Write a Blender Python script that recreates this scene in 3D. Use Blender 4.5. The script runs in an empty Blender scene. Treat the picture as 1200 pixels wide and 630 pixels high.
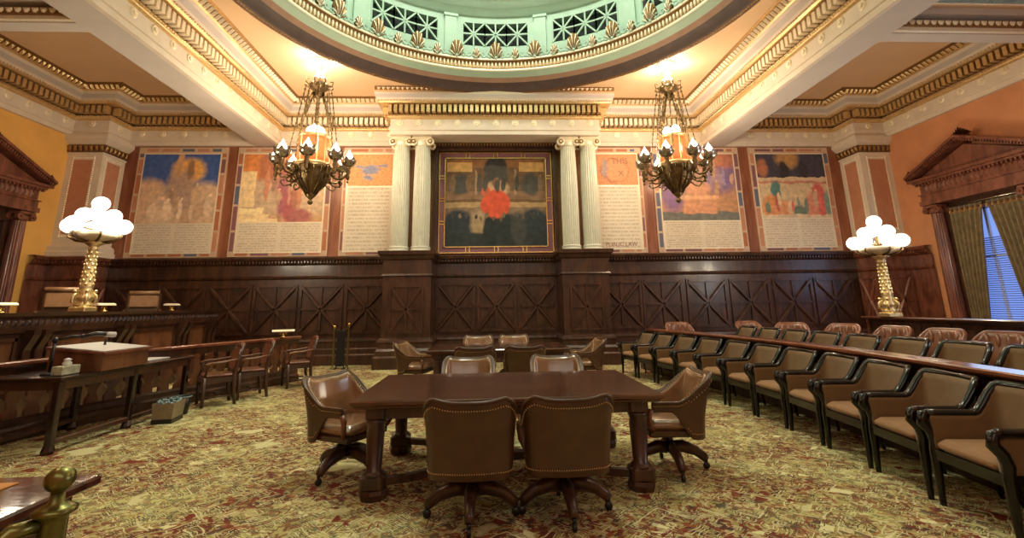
import bpy, math, random
from mathutils import Vector, Matrix
random.seed(7)
PI = math.pi
scn = bpy.context.scene
COL = scn.collection
rad = math.radians

# ------------------------------------------------------------------ materials
def newmat(name):
    m = bpy.data.materials.new(name); m.use_nodes = True
    nt = m.node_tree
    return m, nt, nt.nodes['Principled BSDF'], nt.nodes, nt.links

def plain(name, col, rough=.5, metal=0., bump=0., bscale=60., var=0., vscale=4., spec=.5, coat=0., sheen=0.):
    m, nt, b, N, L = newmat(name)
    b.inputs['Base Color'].default_value = (*col, 1)
    b.inputs['Roughness'].default_value = rough
    b.inputs['Metallic'].default_value = metal
    b.inputs['Specular IOR Level'].default_value = spec
    b.inputs['Coat Weight'].default_value = coat
    b.inputs['Coat Roughness'].default_value = .12
    b.inputs['Sheen Weight'].default_value = sheen
    tc = N.new('ShaderNodeTexCoord')
    if var:
        n = N.new('ShaderNodeTexNoise'); n.inputs['Scale'].default_value = vscale; n.inputs['Detail'].default_value = 4
        L.new(tc.outputs['Object'], n.inputs['Vector'])
        r = N.new('ShaderNodeValToRGB')
        r.color_ramp.elements[0].position = .3; r.color_ramp.elements[1].position = .7
        r.color_ramp.elements[0].color = (*[c * (1 - var) for c in col], 1)
        r.color_ramp.elements[1].color = (*[min(1, c * (1 + var)) for c in col], 1)
        L.new(n.outputs['Fac'], r.inputs['Fac']); L.new(r.outputs['Color'], b.inputs['Base Color'])
    if bump:
        n = N.new('ShaderNodeTexNoise'); n.inputs['Scale'].default_value = bscale; n.inputs['Detail'].default_value = 3
        L.new(tc.outputs['Object'], n.inputs['Vector'])
        bp = N.new('ShaderNodeBump'); bp.inputs['Strength'].default_value = bump; bp.inputs['Distance'].default_value = .01
        L.new(n.outputs['Fac'], bp.inputs['Height']); L.new(bp.outputs['Normal'], b.inputs['Normal'])
    return m

def wood(name, c1, c2, rough=.3, axis=(1, 1, 8), scale=2.0, coat=.3):
    m, nt, b, N, L = newmat(name)
    tc = N.new('ShaderNodeTexCoord'); mp = N.new('ShaderNodeMapping')
    mp.inputs['Scale'].default_value = axis
    L.new(tc.outputs['Object'], mp.inputs['Vector'])
    n = N.new('ShaderNodeTexNoise'); n.inputs['Scale'].default_value = scale; n.inputs['Detail'].default_value = 6
    n.inputs['Distortion'].default_value = 1.2
    L.new(mp.outputs['Vector'], n.inputs['Vector'])
    r = N.new('ShaderNodeValToRGB')
    r.color_ramp.elements[0].position = .35; r.color_ramp.elements[1].position = .68
    r.color_ramp.elements[0].color = (*c1, 1); r.color_ramp.elements[1].color = (*c2, 1)
    L.new(n.outputs['Fac'], r.inputs['Fac']); L.new(r.outputs['Color'], b.inputs['Base Color'])
    b.inputs['Roughness'].default_value = rough
    b.inputs['Coat Weight'].default_value = coat; b.inputs['Coat Roughness'].default_value = .15
    bp = N.new('ShaderNodeBump'); bp.inputs['Strength'].default_value = .06; bp.inputs['Distance'].default_value = .01
    L.new(n.outputs['Fac'], bp.inputs['Height']); L.new(bp.outputs['Normal'], b.inputs['Normal'])
    return m

def emit(name, col, strength, base=(1, 1, 1)):
    m, nt, b, N, L = newmat(name)
    b.inputs['Base Color'].default_value = (*base, 1)
    b.inputs['Emission Color'].default_value = (*col, 1)
    b.inputs['Emission Strength'].default_value = strength
    b.inputs['Roughness'].default_value = .3
    return m

M = {}
M['mahog'] = wood('dark mahogany', (.032, .0125, .0065), (.088, .034, .0165), .34, (1, 1, .25), 5)
M['mahog_h'] = wood('dark mahogany running level', (.030, .0085, .0045), (.10, .028, .013), .30, (.25, .25, 2), 5)
M['mahog_red'] = wood('red brown mahogany', (.11, .032, .018), (.26, .09, .05), .32, (1, 1, .25), 5)
M['mahog_table'] = wood('polished table mahogany', (.065, .022, .011), (.15, .058, .026), .13, (.3, 2, 2), 5, .6)
M['mahog_black'] = wood('near black wood', (.010, .005, .004), (.03, .011, .008), .22, (1, 1, .3), 6, .5)
M['oak'] = wood('warm brown oak', (.10, .035, .014), (.21, .085, .035), .35, (1, 1, .3), 5)
M['desk_wood'] = wood('desk mahogany', (.045, .015, .009), (.10, .035, .02), .07, (.3, 2, 2), 5, 0.)
M['walnut_rail'] = wood('rail wood', (.13, .038, .018), (.27, .085, .04), .22, (1, .25, 1), 5, .5)
M['strip'] = wood('russet pilaster wood', (.20, .060, .028), (.36, .13, .06), .45, (1, 1, .15), 4, .1)
M['cream'] = plain('cream plaster', (.74, .64, .52), .55, var=.06, vscale=3, bump=.08)
M['grey'] = plain('warm grey soffit plaster', (.56, .50, .45), .6, var=.04, vscale=2, bump=.05)
M['gold'] = plain('gold leaf', (.74, .53, .26), .38, .7, bump=.3, bscale=40, var=.12, vscale=20)
M['gold_pale'] = plain('pale gilt', (.90, .80, .60), .4, .25, var=.08, vscale=20)
M['gold_dark'] = plain('aged gilt', (.30, .17, .06), .42, .7, bump=.4, bscale=50, var=.25, vscale=25)
M['umber'] = plain('dark umber paint', (.12, .055, .022), .55, var=.2, vscale=10)
M['tan'] = plain('peach tan ceiling plaster', (.74, .50, .29), .6, var=.05, vscale=1.2, bump=.05)
M['mint'] = plain('mint green plaster', (.40, .57, .45), .5, var=.05, vscale=3, bump=.08)
M['mint_d'] = plain('deep mint plaster', (.30, .46, .36), .5, var=.06, vscale=3)
M['blackhole'] = plain('dark void', (.02, .03, .028), .8)
M['plum'] = plain('dark plum band', (.085, .055, .05), .5, var=.15, vscale=4)
M['brownband'] = plain('brown band', (.36, .22, .15), .5, var=.08, vscale=4)
M['terracotta'] = plain('terracotta wall plaster', (.64, .28, .13), .65, var=.10, vscale=1.5, bump=.1)
M['ochre'] = plain('ochre wall plaster with yellow light', (.86, .48, .12), .65, var=.08, vscale=1.5, bump=.1)  # the yellow light on the left wall is put into this colour
M['salmon'] = plain('salmon panel', (.55, .25, .145), .6, var=.08, vscale=5)
M['stone_g'] = plain('pale green grey marble', (.60, .58, .46), .4, var=.07, vscale=5, bump=.05)
M['brass'] = plain('polished brass', (.72, .48, .17), .25, 1., bump=.2, bscale=30)
M['brass_pale'] = plain('pale carved brass', (.86, .70, .36), .34, .85, bump=.5, bscale=35, var=.15, vscale=25)
M['brass_green'] = plain('olive brass', (.20, .185, .06), .30, .9, var=.2, vscale=8)
M['bronze'] = plain('dark bronze', (.22, .15, .07), .35, .9, bump=.4, bscale=40, var=.3, vscale=20)
M['silver'] = plain('silvered cup', (.55, .50, .42), .25, .95)
M['leather'] = plain('brown leather', (.080, .035, .013), .36, var=.22, vscale=6, bump=.15, bscale=120, coat=.15)
M['leather_in'] = plain('glossy tan leather', (.28, .15, .072), .24, var=.18, vscale=6, bump=.10, bscale=60, coat=1.)
M['leather_red'] = plain('russet leather', (.19, .068, .032), .3, var=.2, vscale=8, bump=.15, bscale=80, coat=.3)
M['fabric'] = plain('brown upholstery', (.17, .092, .029), .7, var=.10, vscale=10, bump=.3, bscale=300, sheen=.3)
M['fabric_seat'] = plain('russet upholstery', (.30, .145, .045), .6, var=.10, vscale=10, bump=.3, bscale=300, sheen=.3)
M['lacquer'] = plain('black lacquered wood', (.006, .005, .004), .16, coat=.2, spec=.35, var=.2, vscale=6)
M['leather_gold'] = plain('tan desk leather', (.55, .24, .06), .6, spec=.15, var=.08, vscale=6)
M['stencil'] = plain('blue grey stencil', (.20, .27, .28), .6, var=.45, vscale=26)
M['nail'] = plain('brass nail', (.62, .42, .20), .3, .9)
M['black'] = plain('black metal', (.012, .012, .013), .35)
M['white'] = plain('white paper', (.80, .80, .78), .6, var=.02, vscale=10)
M['linen'] = plain('pale desk blotter', (.55, .52, .50), .45, var=.04, vscale=6)
M['tissue'] = plain('printed tissue carton', (.42, .40, .28), .5, var=.35, vscale=18)
M['binbox'] = plain('tan leather bin', (.26, .21, .13), .45, var=.15, vscale=12)
M['liner'] = plain('blue grey bin liner', (.25, .36, .38), .3, var=.3, vscale=30)
M['globe'] = emit('lit opal glass', (1.0, .93, .80), 1.5)
M['bulb'] = emit('lit flame bulb', (1.0, .86, .66), 3.5)
M['whiteglow'] = emit('lit white glass', (1.0, .96, .9), 7.0)
M['amber'] = emit('lit amber glass', (1.0, .27, .07), 0.5, (.42, .11, .03))
M['crystal'] = plain('cut crystal', (.62, .56, .48), .12, .25, bump=.6, bscale=25)
M['skylight'] = emit('lit dome glass', (.80, 1.0, .86), 2.0)
M['night'] = emit('blue daylight behind blinds', (.26, .40, 1.0), .8, (.1, .2, .5))
M['blind'] = plain('blue grey blind slats', (.28, .36, .62), .5)
M['darkroom'] = plain('dark doorway', (.015, .012, .01), .8)

def curtain_mat():
    return plain('olive gold curtain', (.17, .118, .05), .6, var=.30, vscale=9, bump=.3, bscale=80, sheen=.4)
M['curtain'] = curtain_mat()

def mixc(N, L, fac, a, b, blend='MIX'):
    mx = N.new('ShaderNodeMix'); mx.data_type = 'RGBA'; mx.blend_type = blend
    for sock, v in ((0, fac), (6, a), (7, b)):
        if hasattr(v, 'links') or hasattr(v, 'is_linked'): L.new(v, mx.inputs[sock])
        elif sock == 0: mx.inputs[0].default_value = v
        else: mx.inputs[sock].default_value = (*v, 1)
    return mx.outputs[2]

def mth(N, L, op, a, b=None, c=None):
    n = N.new('ShaderNodeMath'); n.operation = op
    for i, v in enumerate((a, b, c)):
        if v is None: continue
        if hasattr(v, 'is_linked'): L.new(v, n.inputs[i])
        else: n.inputs[i].default_value = v
    return n.outputs[0]

def carpet():
    m, nt, b, N, L = newmat('patterned wool carpet')
    tc = N.new('ShaderNodeTexCoord').outputs['Object']
    wn = N.new('ShaderNodeTexNoise'); wn.inputs['Scale'].default_value = 5; wn.inputs['Detail'].default_value = 2
    L.new(tc, wn.inputs['Vector'])
    va = N.new('ShaderNodeVectorMath'); va.operation = 'MULTIPLY_ADD'
    L.new(wn.outputs['Color'], va.inputs[0]); va.inputs[1].default_value = (.10, .10, 0); L.new(tc, va.inputs[2])
    P = va.outputs[0]
    def noise(s, d=2, off=0):
        n = N.new('ShaderNodeTexNoise'); n.inputs['Scale'].default_value = s; n.inputs['Detail'].default_value = d
        mp = N.new('ShaderNodeMapping'); mp.inputs['Location'].default_value = (off, off * 1.7, 0)
        L.new(tc, mp.inputs['Vector']); L.new(mp.outputs[0], n.inputs['Vector']); return n.outputs['Fac']
    def vor(s, metric='CHEBYCHEV', feat='F1', rot=0):
        v = N.new('ShaderNodeTexVoronoi'); v.distance = metric; v.feature = feat; v.inputs['Scale'].default_value = s
        mp = N.new('ShaderNodeMapping'); mp.inputs['Rotation'].default_value = (0, 0, rot)
        L.new(P, mp.inputs['Vector']); L.new(mp.outputs[0], v.inputs['Vector']); return v
    def step(x, lo, hi):
        r = N.new('ShaderNodeMapRange'); r.inputs[1].default_value = lo; r.inputs[2].default_value = hi
        L.new(x, r.inputs[0]); return r.outputs[0]
    # small coloured patches
    def palette(v, pal):
        rc = N.new('ShaderNodeValToRGB'); rc.color_ramp.interpolation = 'CONSTANT'; e = rc.color_ramp.elements
        e[0].position, e[0].color = pal[0][0], (*pal[0][1], 1); e[1].position, e[1].color = pal[1][0], (*pal[1][1], 1)
        for p, c_ in pal[2:]:
            k = e.new(p); k.color = (*c_, 1)
        sp = N.new('ShaderNodeSeparateColor'); L.new(v.outputs['Color'], sp.inputs[0]); L.new(sp.outputs[0], rc.inputs['Fac']); return rc.outputs['Color']
    red, yel, org, crm, drk, brn = (.20, .038, .020), (.52, .49, .18), (.36, .12, .04), (.74, .70, .38), (.032, .042, .036), (.22, .11, .045)
    pa = palette(vor(21, rot=.78), [(0, red), (.24, yel), (.44, org), (.56, crm), (.68, drk), (.80, brn), (.90, yel)])
    pb = palette(vor(32, 'MANHATTAN', rot=.2), [(0, yel), (.30, crm), (.50, yel), (.66, red), (.80, drk), (.90, org)])
    c = mixc(N, L, step(noise(9, 2, 2.), .49, .51), pa, pb)
    # large fields : yellow green against wine red
    n1 = noise(.95, 3, 3.1)
    field = step(n1, .45, .62)
    base = mixc(N, L, field, (.19, .042, .024), (.60, .58, .25))
    c = mixc(N, L, .42, c, base)
    # hooked outlines
    v2 = vor(5.2, 'CHEBYCHEV', 'F1', .78)
    s2 = mth(N, L, 'SINE', mth(N, L, 'MULTIPLY', v2.outputs['Distance'], 40.))
    c = mixc(N, L, mth(N, L, 'MULTIPLY', step(s2, .70, .85), step(noise(6.5, 1, 9.), .49, .52)), c, crm)
    v3 = vor(7.5, 'MANHATTAN', 'F1', 0)
    s3 = mth(N, L, 'SINE', mth(N, L, 'MULTIPLY', v3.outputs['Distance'], 30.))
    c = mixc(N, L, mth(N, L, 'MULTIPLY', step(s3, .6, .8), step(noise(5.5, 1, 5.), .50, .53)), c, drk)
    v5 = vor(3.4, 'CHEBYCHEV', 'F1', .1)
    s5 = mth(N, L, 'SINE', mth(N, L, 'MULTIPLY', v5.outputs['Distance'], 36.))
    c = mixc(N, L, mth(N, L, 'MULTIPLY', step(s5, .80, .9), step(noise(4, 1, 7.), .52, .55)), c, red)
    v6 = vor(2.2, 'CHEBYCHEV', 'F1', .78)
    s6 = mth(N, L, 'SINE', mth(N, L, 'MULTIPLY', v6.outputs['Distance'], 30.))
    c = mixc(N, L, mth(N, L, 'MULTIPLY', step(s6, .90, .96), step(noise(3, 1, 4.), .50, .53)), c, (.66, .62, .34))
    L.new(c, b.inputs['Base Color']); b.inputs['Roughness'].default_value = .9
    b.inputs['Specular IOR Level'].default_value = .2
    fn = N.new('ShaderNodeTexNoise'); fn.inputs['Scale'].default_value = 220; L.new(tc, fn.inputs['Vector'])
    bp = N.new('ShaderNodeBump'); bp.inputs['Strength'].default_value = .4; bp.inputs['Distance'].default_value = .004
    L.new(fn.outputs['Fac'], bp.inputs['Height']); L.new(bp.outputs['Normal'], b.inputs['Normal'])
    return m
M['carpet'] = carpet()

def painting(name, base, shapes, mott=.35, warp=.10, rough=.6):
    """flat painted picture: soft shapes (kind,cx,cy,rx,ry,colour,soft) in panel coordinates over a base"""
    m, nt, b, N, L = newmat(name)
    g = N.new('ShaderNodeTexCoord').outputs['Generated']
    n = N.new('ShaderNodeTexNoise'); n.inputs['Scale'].default_value = 6; n.inputs['Detail'].default_value = 5
    L.new(g, n.inputs['Vector'])
    va = N.new('ShaderNodeVectorMath'); va.operation = 'SUBTRACT'; L.new(n.outputs['Color'], va.inputs[0]); va.inputs[1].default_value = (.5, .5, .5)
    vb = N.new('ShaderNodeVectorMath'); vb.operation = 'SCALE'; L.new(va.outputs[0], vb.inputs[0]); vb.inputs['Scale'].default_value = warp * 2
    vc = N.new('ShaderNodeVectorMath'); vc.operation = 'ADD'; L.new(vb.outputs[0], vc.inputs[0]); L.new(g, vc.inputs[1])
    s = N.new('ShaderNodeSeparateXYZ'); L.new(vc.outputs[0], s.inputs[0])
    X, Z = s.outputs[0], s.outputs[2]
    s0 = N.new('ShaderNodeSeparateXYZ'); L.new(g, s0.inputs[0])
    c = None
    n2 = N.new('ShaderNodeTexNoise'); n2.inputs['Scale'].default_value = 16; n2.inputs['Detail'].default_value = 6
    L.new(g, n2.inputs['Vector'])
    r2 = N.new('ShaderNodeMapRange'); r2.inputs[1].default_value = .3; r2.inputs[2].default_value = .7
    r2.inputs[3].default_value = 1.2 * (1 - mott); r2.inputs[4].default_value = 1.2 * (1 + mott); L.new(n2.outputs['Fac'], r2.inputs[0])
    c = mixc(N, L, 0., base, base)
    for kind, cx, cy, rx, ry, col, soft in shapes:
        xx, zz = (X, Z) if soft > 0 else (s0.outputs[0], s0.outputs[2])
        dx = mth(N, L, 'DIVIDE', mth(N, L, 'SUBTRACT', xx, cx), rx)
        dz = mth(N, L, 'DIVIDE', mth(N, L, 'SUBTRACT', zz, cy), ry)
        if kind == 'e':
            d = mth(N, L, 'SQRT', mth(N, L, 'ADD', mth(N, L, 'MULTIPLY', dx, dx), mth(N, L, 'MULTIPLY', dz, dz)))
        else:
            d = mth(N, L, 'MAXIMUM', mth(N, L, 'ABSOLUTE', dx), mth(N, L, 'ABSOLUTE', dz))
        mr = N.new('ShaderNodeMapRange'); mr.inputs[1].default_value = 1 + max(soft, .01); mr.inputs[2].default_value = 1 - max(soft, .01)
        L.new(d, mr.inputs[0])
        c = mixc(N, L, mr.outputs[0], c, col)
    mu = N.new('ShaderNodeVectorMath'); mu.operation = 'SCALE'; L.new(c, mu.inputs[0]); L.new(r2.outputs[0], mu.inputs['Scale'])
    L.new(mu.outputs[0], b.inputs['Base Color']); b.inputs['Roughness'].default_value = rough
    b.inputs['Specular IOR Level'].default_value = .25
    return m

def script_panel(name, paper=(.78, .68, .53), ink=(.42, .30, .20), lines=12, cols=2):
    m, nt, b, N, L = newmat(name)
    g = N.new('ShaderNodeTexCoord').outputs['Generated']
    s = N.new('ShaderNodeSeparateXYZ'); L.new(g, s.inputs[0])
    row = mth(N, L, 'FRACT', mth(N, L, 'MULTIPLY', s.outputs[2], float(lines)))
    inrow = mth(N, L, 'LESS_THAN', mth(N, L, 'ABSOLUTE', mth(N, L, 'SUBTRACT', row, .5)), .24)
    mp = N.new('ShaderNodeMapping'); mp.inputs['Scale'].default_value = (60, 1, lines * 1.01)
    L.new(g, mp.inputs['Vector'])
    n = N.new('ShaderNodeTexNoise'); n.inputs['Scale'].default_value = 1.; n.inputs['Detail'].default_value = 1
    L.new(mp.outputs[0], n.inputs['Vector'])
    w = mth(N, L, 'GREATER_THAN', n.outputs['Fac'], .47)
    cf = mth(N, L, 'FRACT', mth(N, L, 'MULTIPLY', s.outputs[0], float(cols)))
    inc = mth(N, L, 'LESS_THAN', mth(N, L, 'ABSOLUTE', mth(N, L, 'SUBTRACT', cf, .5)), .45)
    f = mth(N, L, 'MULTIPLY', mth(N, L, 'MULTIPLY', inrow, w), inc)
    f = mth(N, L, 'MULTIPLY', f, .55)
    c = mixc(N, L, f, paper, ink)
    n3 = N.new('ShaderNodeTexNoise'); n3.inputs['Scale'].default_value = 5; L.new(g, n3.inputs['Vector'])
    r3 = N.new('ShaderNodeMapRange'); r3.inputs[3].default_value = .88; r3.inputs[4].default_value = 1.1; L.new(n3.outputs['Fac'], r3.inputs[0])
    mu = N.new('ShaderNodeVectorMath'); mu.operation = 'SCALE'; L.new(c, mu.inputs[0]); L.new(r3.outputs[0], mu.inputs['Scale'])
    L.new(mu.outputs[0], b.inputs['Base Color']); b.inputs['Roughness'].default_value = .7
    return m

# ------------------------------------------------------------------ mesh builder
class MB:
    def __init__(s): s.v = []; s.f = []; s.mi = []; s.sm = []
    def add(s, vs, fs, mi=0, smooth=False, M4=None):
        o = len(s.v)
        s.v += [tuple(M4 @ Vector(v)) for v in vs] if M4 is not None else [tuple(v) for v in vs]
        for f in fs:
            s.f.append(tuple(i + o for i in f)); s.mi.append(mi); s.sm.append(smooth)
        return s
    def box(s, x0, x1, y0, y1, z0, z1, mi=0, M4=None):
        return s.add([(x0, y0, z0), (x1, y0, z0), (x1, y1, z0), (x0, y1, z0), (x0, y0, z1), (x1, y0, z1), (x1, y1, z1), (x0, y1, z1)],
                     [(0, 3, 2, 1), (4, 5, 6, 7), (0, 1, 5, 4), (1, 2, 6, 5), (2, 3, 7, 6), (3, 0, 4, 7)], mi, False, M4)
    def bbox(s, cx, cy, cz, sx, sy, sz, b=.01, mi=0, M4=None):
        """box with chamfered edges"""
        hx, hy, hz = sx / 2, sy / 2, sz / 2; b = min(b, hx * .9, hy * .9, hz * .9)
        vs = []; 
        rings = [(hx - b, hy - b, -hz), (hx, hy, -hz + b), (hx, hy, hz - b), (hx - b, hy - b, hz)]
        def ring(x, y, z, c):
            return [(x - c, -y, z), (x, -y + c, z), (x, y - c, z), (x - c, y, z), (-x + c, y, z), (-x, y - c, z), (-x, -y + c, z), (-x + c, -y, z)]
        for x, y, z in rings: vs += [(cx + p[0], cy + p[1], cz + p[2]) for p in ring(x, y, z, b)]
        fs = []
        for k in range(3):
            for i in range(8):
                j = (i + 1) % 8; fs.append((k * 8 + i, k * 8 + j, k * 8 + 8 + j, k * 8 + 8 + i))
        fs.append(tuple(range(7, -1, -1))); fs.append(tuple(range(24, 32)))
        return s.add(vs, fs, mi, False, M4)
    def lathe(s, prof, cx=0, cy=0, cz=0, n=20, mi=0, smooth=True, M4=None, caps=True, squash=1.0, flute=0, fdepth=0.):
        vs = []; fs = []
        for r, z in prof:
            for i in range(n):
                a = 2 * PI * i / n
                rr = r * (1 - fdepth * (i % 2)) if flute else r
                vs.append((cx + rr * math.cos(a), cy + rr * math.sin(a) * squash, cz + z))
        for k in range(len(prof) - 1):
            for i in range(n):
                j = (i + 1) % n; fs.append((k * n + i, k * n + j, (k + 1) * n + j, (k + 1) * n + i))
        if caps:
            fs.append(tuple(range(n - 1, -1, -1))); o = (len(prof) - 1) * n; fs.append(tuple(range(o, o + n)))
        return s.add(vs, fs, mi, smooth, M4)
    def sphere(s, cx, cy, cz, rx, ry=None, rz=None, n=10, m=6, mi=0, M4=None):
        ry = ry or rx; rz = rz or rx
        vs = [(cx, cy, cz - rz)]
        for k in range(1, m):
            t = PI * k / m - PI / 2
            for i in range(n):
                a = 2 * PI * i / n
                vs.append((cx + rx * math.cos(t) * math.cos(a), cy + ry * math.cos(t) * math.sin(a), cz + rz * math.sin(t)))
        vs.append((cx, cy, cz + rz)); fs = []
        for i in range(n):
            fs.append((0, 1 + (i + 1) % n, 1 + i))
            for k in range(m - 2):
                a = 1 + k * n; fs.append((a + i, a + (i + 1) % n, a + n + (i + 1) % n, a + n + i))
            a = 1 + (m - 2) * n; fs.append((a + i, a + (i + 1) % n, len(vs) - 1))
        return s.add(vs, fs, mi, True, M4)
    def tube(s, pts, r, n=8, mi=0, smooth=True, M4=None, caps=True, flat=1.0):
        """round bar along points; r a number or one per point; flat squeezes the second axis"""
        P = [Vector(p) for p in pts]; R = r if isinstance(r, (list, tuple)) else [r] * len(P)
        vs = []; fs = []; up = None
        for k, p in enumerate(P):
            t = (P[min(k + 1, len(P) - 1)] - P[max(k - 1, 0)]).normalized()
            if up is None:
                up = Vector((0, 0, 1)) if abs(t.z) < .9 else Vector((0, 1, 0))
            a = t.cross(up).normalized(); u = a.cross(t).normalized(); up = u
            for i in range(n):
                th = 2 * PI * (i + .5) / n
                vs.append(p + a * (R[k] * math.cos(th)) + u * (R[k] * flat * math.sin(th)))
        for k in range(len(P) - 1):
            for i in range(n):
                j = (i + 1) % n; fs.append((k * n + i, k * n + j, (k + 1) * n + j, (k + 1) * n + i))
        if caps:
            fs.append(tuple(range(n - 1, -1, -1))); o = (len(P) - 1) * n; fs.append(tuple(range(o, o + n)))
        return s.add(vs, fs, mi, smooth, M4)
    def prism(s, poly, y0, y1, mi=0, M4=None):
        """polygon in xz pushed from y0 to y1"""
        n = len(poly); vs = [(x, y0, z) for x, z in poly] + [(x, y1, z) for x, z in poly]
        fs = [tuple(range(n)), tuple(range(2 * n - 1, n - 1, -1))] + [(i, i + n, (i + 1) % n + n, (i + 1) % n) for i in range(n)]
        return s.add(vs, fs, mi, False, M4)
    def slab(s, poly, z0, z1, mi=0, M4=None):
        n = len(poly); vs = [(x, y, z0) for x, y in poly] + [(x, y, z1) for x, y in poly]
        fs = [tuple(range(n - 1, -1, -1)), tuple(range(n, 2 * n))] + [(i, (i + 1) % n, (i + 1) % n + n, i + n) for i in range(n)]
        return s.add(vs, fs, mi, False, M4)
    def sweep(s, path, prof, closed=False, cap=True):
        """prof = [(e, z, mi)], e measured to the right of the path"""
        off = mitres(path, closed); n = len(path); vs = []; m = len(prof)
        for p, o in zip(path, off):
            for q in prof: vs.append((p[0] + o[0] * q[0], p[1] + o[1] * q[0], q[1]))
        for k in range(n if closed else n - 1):
            k2 = (k + 1) % n
            for j in range(m - 1):
                s.add([], [], 0)
        base = len(s.v); s.v += vs
        for k in range(n if closed else n - 1):
            k2 = (k + 1) % n
            for j in range(m - 1):
                s.f.append((base + k * m + j, base + k * m + j + 1, base + k2 * m + j + 1, base + k2 * m + j)); s.mi.append(prof[j][2]); s.sm.append(False)
        if cap and not closed:
            s.f.append(tuple(base + j for j in range(m))); s.mi.append(prof[0][2]); s.sm.append(False)
            s.f.append(tuple(base + (n - 1) * m + j for j in range(m - 1, -1, -1))); s.mi.append(prof[0][2]); s.sm.append(False)
        return s
    def obj(s, name, mats, parent=None, loc=None, kind=None, rot=None):
        me = bpy.data.meshes.new(name)
        me.from_pydata(s.v, [], s.f)
        if not isinstance(mats, (list, tuple)): mats = [mats]
        for m in mats: me.materials.append(M[m] if isinstance(m, str) else m)
        me.polygons.foreach_set('material_index', s.mi); me.polygons.foreach_set('use_smooth', s.sm)
        me.update()
        import bmesh
        bm = bmesh.new(); bm.from_mesh(me); bmesh.ops.recalc_face_normals(bm, faces=bm.faces); bm.to_mesh(me); bm.free()
        o = bpy.data.objects.new(name, me); COL.objects.link(o)
        if parent is not None: o.parent = parent
        if loc is not None: o.location = loc
        if rot is not None: o.rotation_euler = rot
        if kind: o['kind'] = kind
        return o

def mitres(path, closed=False):
    n = len(path); out = []
    def nrm(a, b):
        d = Vector((b[0] - a[0], b[1] - a[1])).normalized(); return Vector((d.y, -d.x))
    for k in range(n):
        if closed or 0 < k < n - 1:
            a = nrm(path[k - 1], path[k]); b = nrm(path[k], path[(k + 1) % n]); out.append((a + b) / max(.2, 1 + a.dot(b)))
        elif k == 0: out.append(nrm(path[0], path[1]))
        else: out.append(nrm(path[-2], path[-1]))
    return out

def along(path, e, step, closed=False, inset=0.):
    """points every step on the path shifted e to its right: (x, y, dirx, diry)"""
    off = mitres(path, closed); pts = [Vector((p[0], p[1])) + o * e for p, o in zip(path, off)]
    out = []
    n = len(pts)
    for k in range(n if closed else n - 1):
        a, b = pts[k], pts[(k + 1) % n]; d = b - a; ln = d.length; o = Vector((path[(k + 1) % n][0] - path[k][0], path[(k + 1) % n][1] - path[k][1])).normalized()
        if d.dot(o) <= 0: continue
        m = int((ln - 2 * inset) / step)
        if m < 1: continue
        st = (ln - 2 * inset) / m
        for i in range(m):
            p = a + d.normalized() * (inset + st * (i + .5)); out.append((p.x, p.y, o.x, o.y))
    return out

def frame(x, y, z, dx, dy):
    """local x along (dx,dy), local y pointing right of it"""
    return Matrix(((dx, dy, 0, x), (dy, -dx, 0, y), (0, 0, 1, z), (0, 0, 0, 1)))

def thing(name, label, cat, loc=(0, 0, 0), rz=0., group=None):
    o = bpy.data.objects.new(name, None); COL.objects.link(o); o.empty_display_size = .2
    o.location = loc; o.rotation_euler = (0, 0, rz); o['label'] = label; o['category'] = cat
    if group: o['group'] = group
    return o
def tag(o, label, cat, group=None):
    o['label'] = label; o['category'] = cat
    if group: o['group'] = group
    return o
def dup(root, loc, rz, label, group=None):
    r = root.copy(); COL.objects.link(r); r.location = loc; r.rotation_euler = (0, 0, rz); r['label'] = label
    if group: r['group'] = group
    for ch in list(root.children):
        c = ch.copy(); COL.objects.link(c); c.parent = r
        for g in list(ch.children):
            d = g.copy(); COL.objects.link(d); d.parent = c
    return r
def face(dx, dy):
    """z rotation that turns local +Y to look along (dx,dy)"""
    return math.atan2(dy, dx) - PI / 2
# ------------------------------------------------------------------ room constants (metres, room axis x = 0, camera at y = 0)
YB, YF, XW, ZC, ZS = 14.4, -1.6, 12.0, 7.69, 6.38
BX0, BX1 = 6.63, 7.28          # soffit edges of the two big beams
DCY, DR = 7.65, 5.3            # dome centre and opening
PX, PY = 11.05, 13.55          # corner piers
EX, EY = 2.94, 13.38           # projecting centre of the entablature
CW = 2.42                      # pedestal axis

# floor and walls
MB().box(-XW - .3, XW + .3, YF - .3, YB + .3, -.2, 0).obj('floor', 'carpet', kind='structure')
MB().box(-XW - .3, XW + .3, YB, YB + .3, 0, ZC).obj('wall_back', 'strip', kind='structure')
MB().box(-XW - .3, XW + .3, YF - .3, YF, 0, ZC).obj('wall_front', 'terracotta', kind='structure')
# side walls, each with an opening for its door case
def side_wall(name, s, y0, y1, ztop, mat):
    m = MB()
    xa, xb = (XW, XW + .3) if s > 0 else (-XW - .3, -XW)
    m.box(xa, xb, YF, y0, 0, ZC); m.box(xa, xb, y1, YB, 0, ZC); m.box(xa, xb, y0, y1, ztop, ZC)
    return m.obj(name, mat, kind='structure')
side_wall('wall_right', 1, 9.75, 12.0, 3.95, 'terracotta')
side_wall('wall_left', -1, 9.85, 12.3, 3.95, 'ochre')

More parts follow.
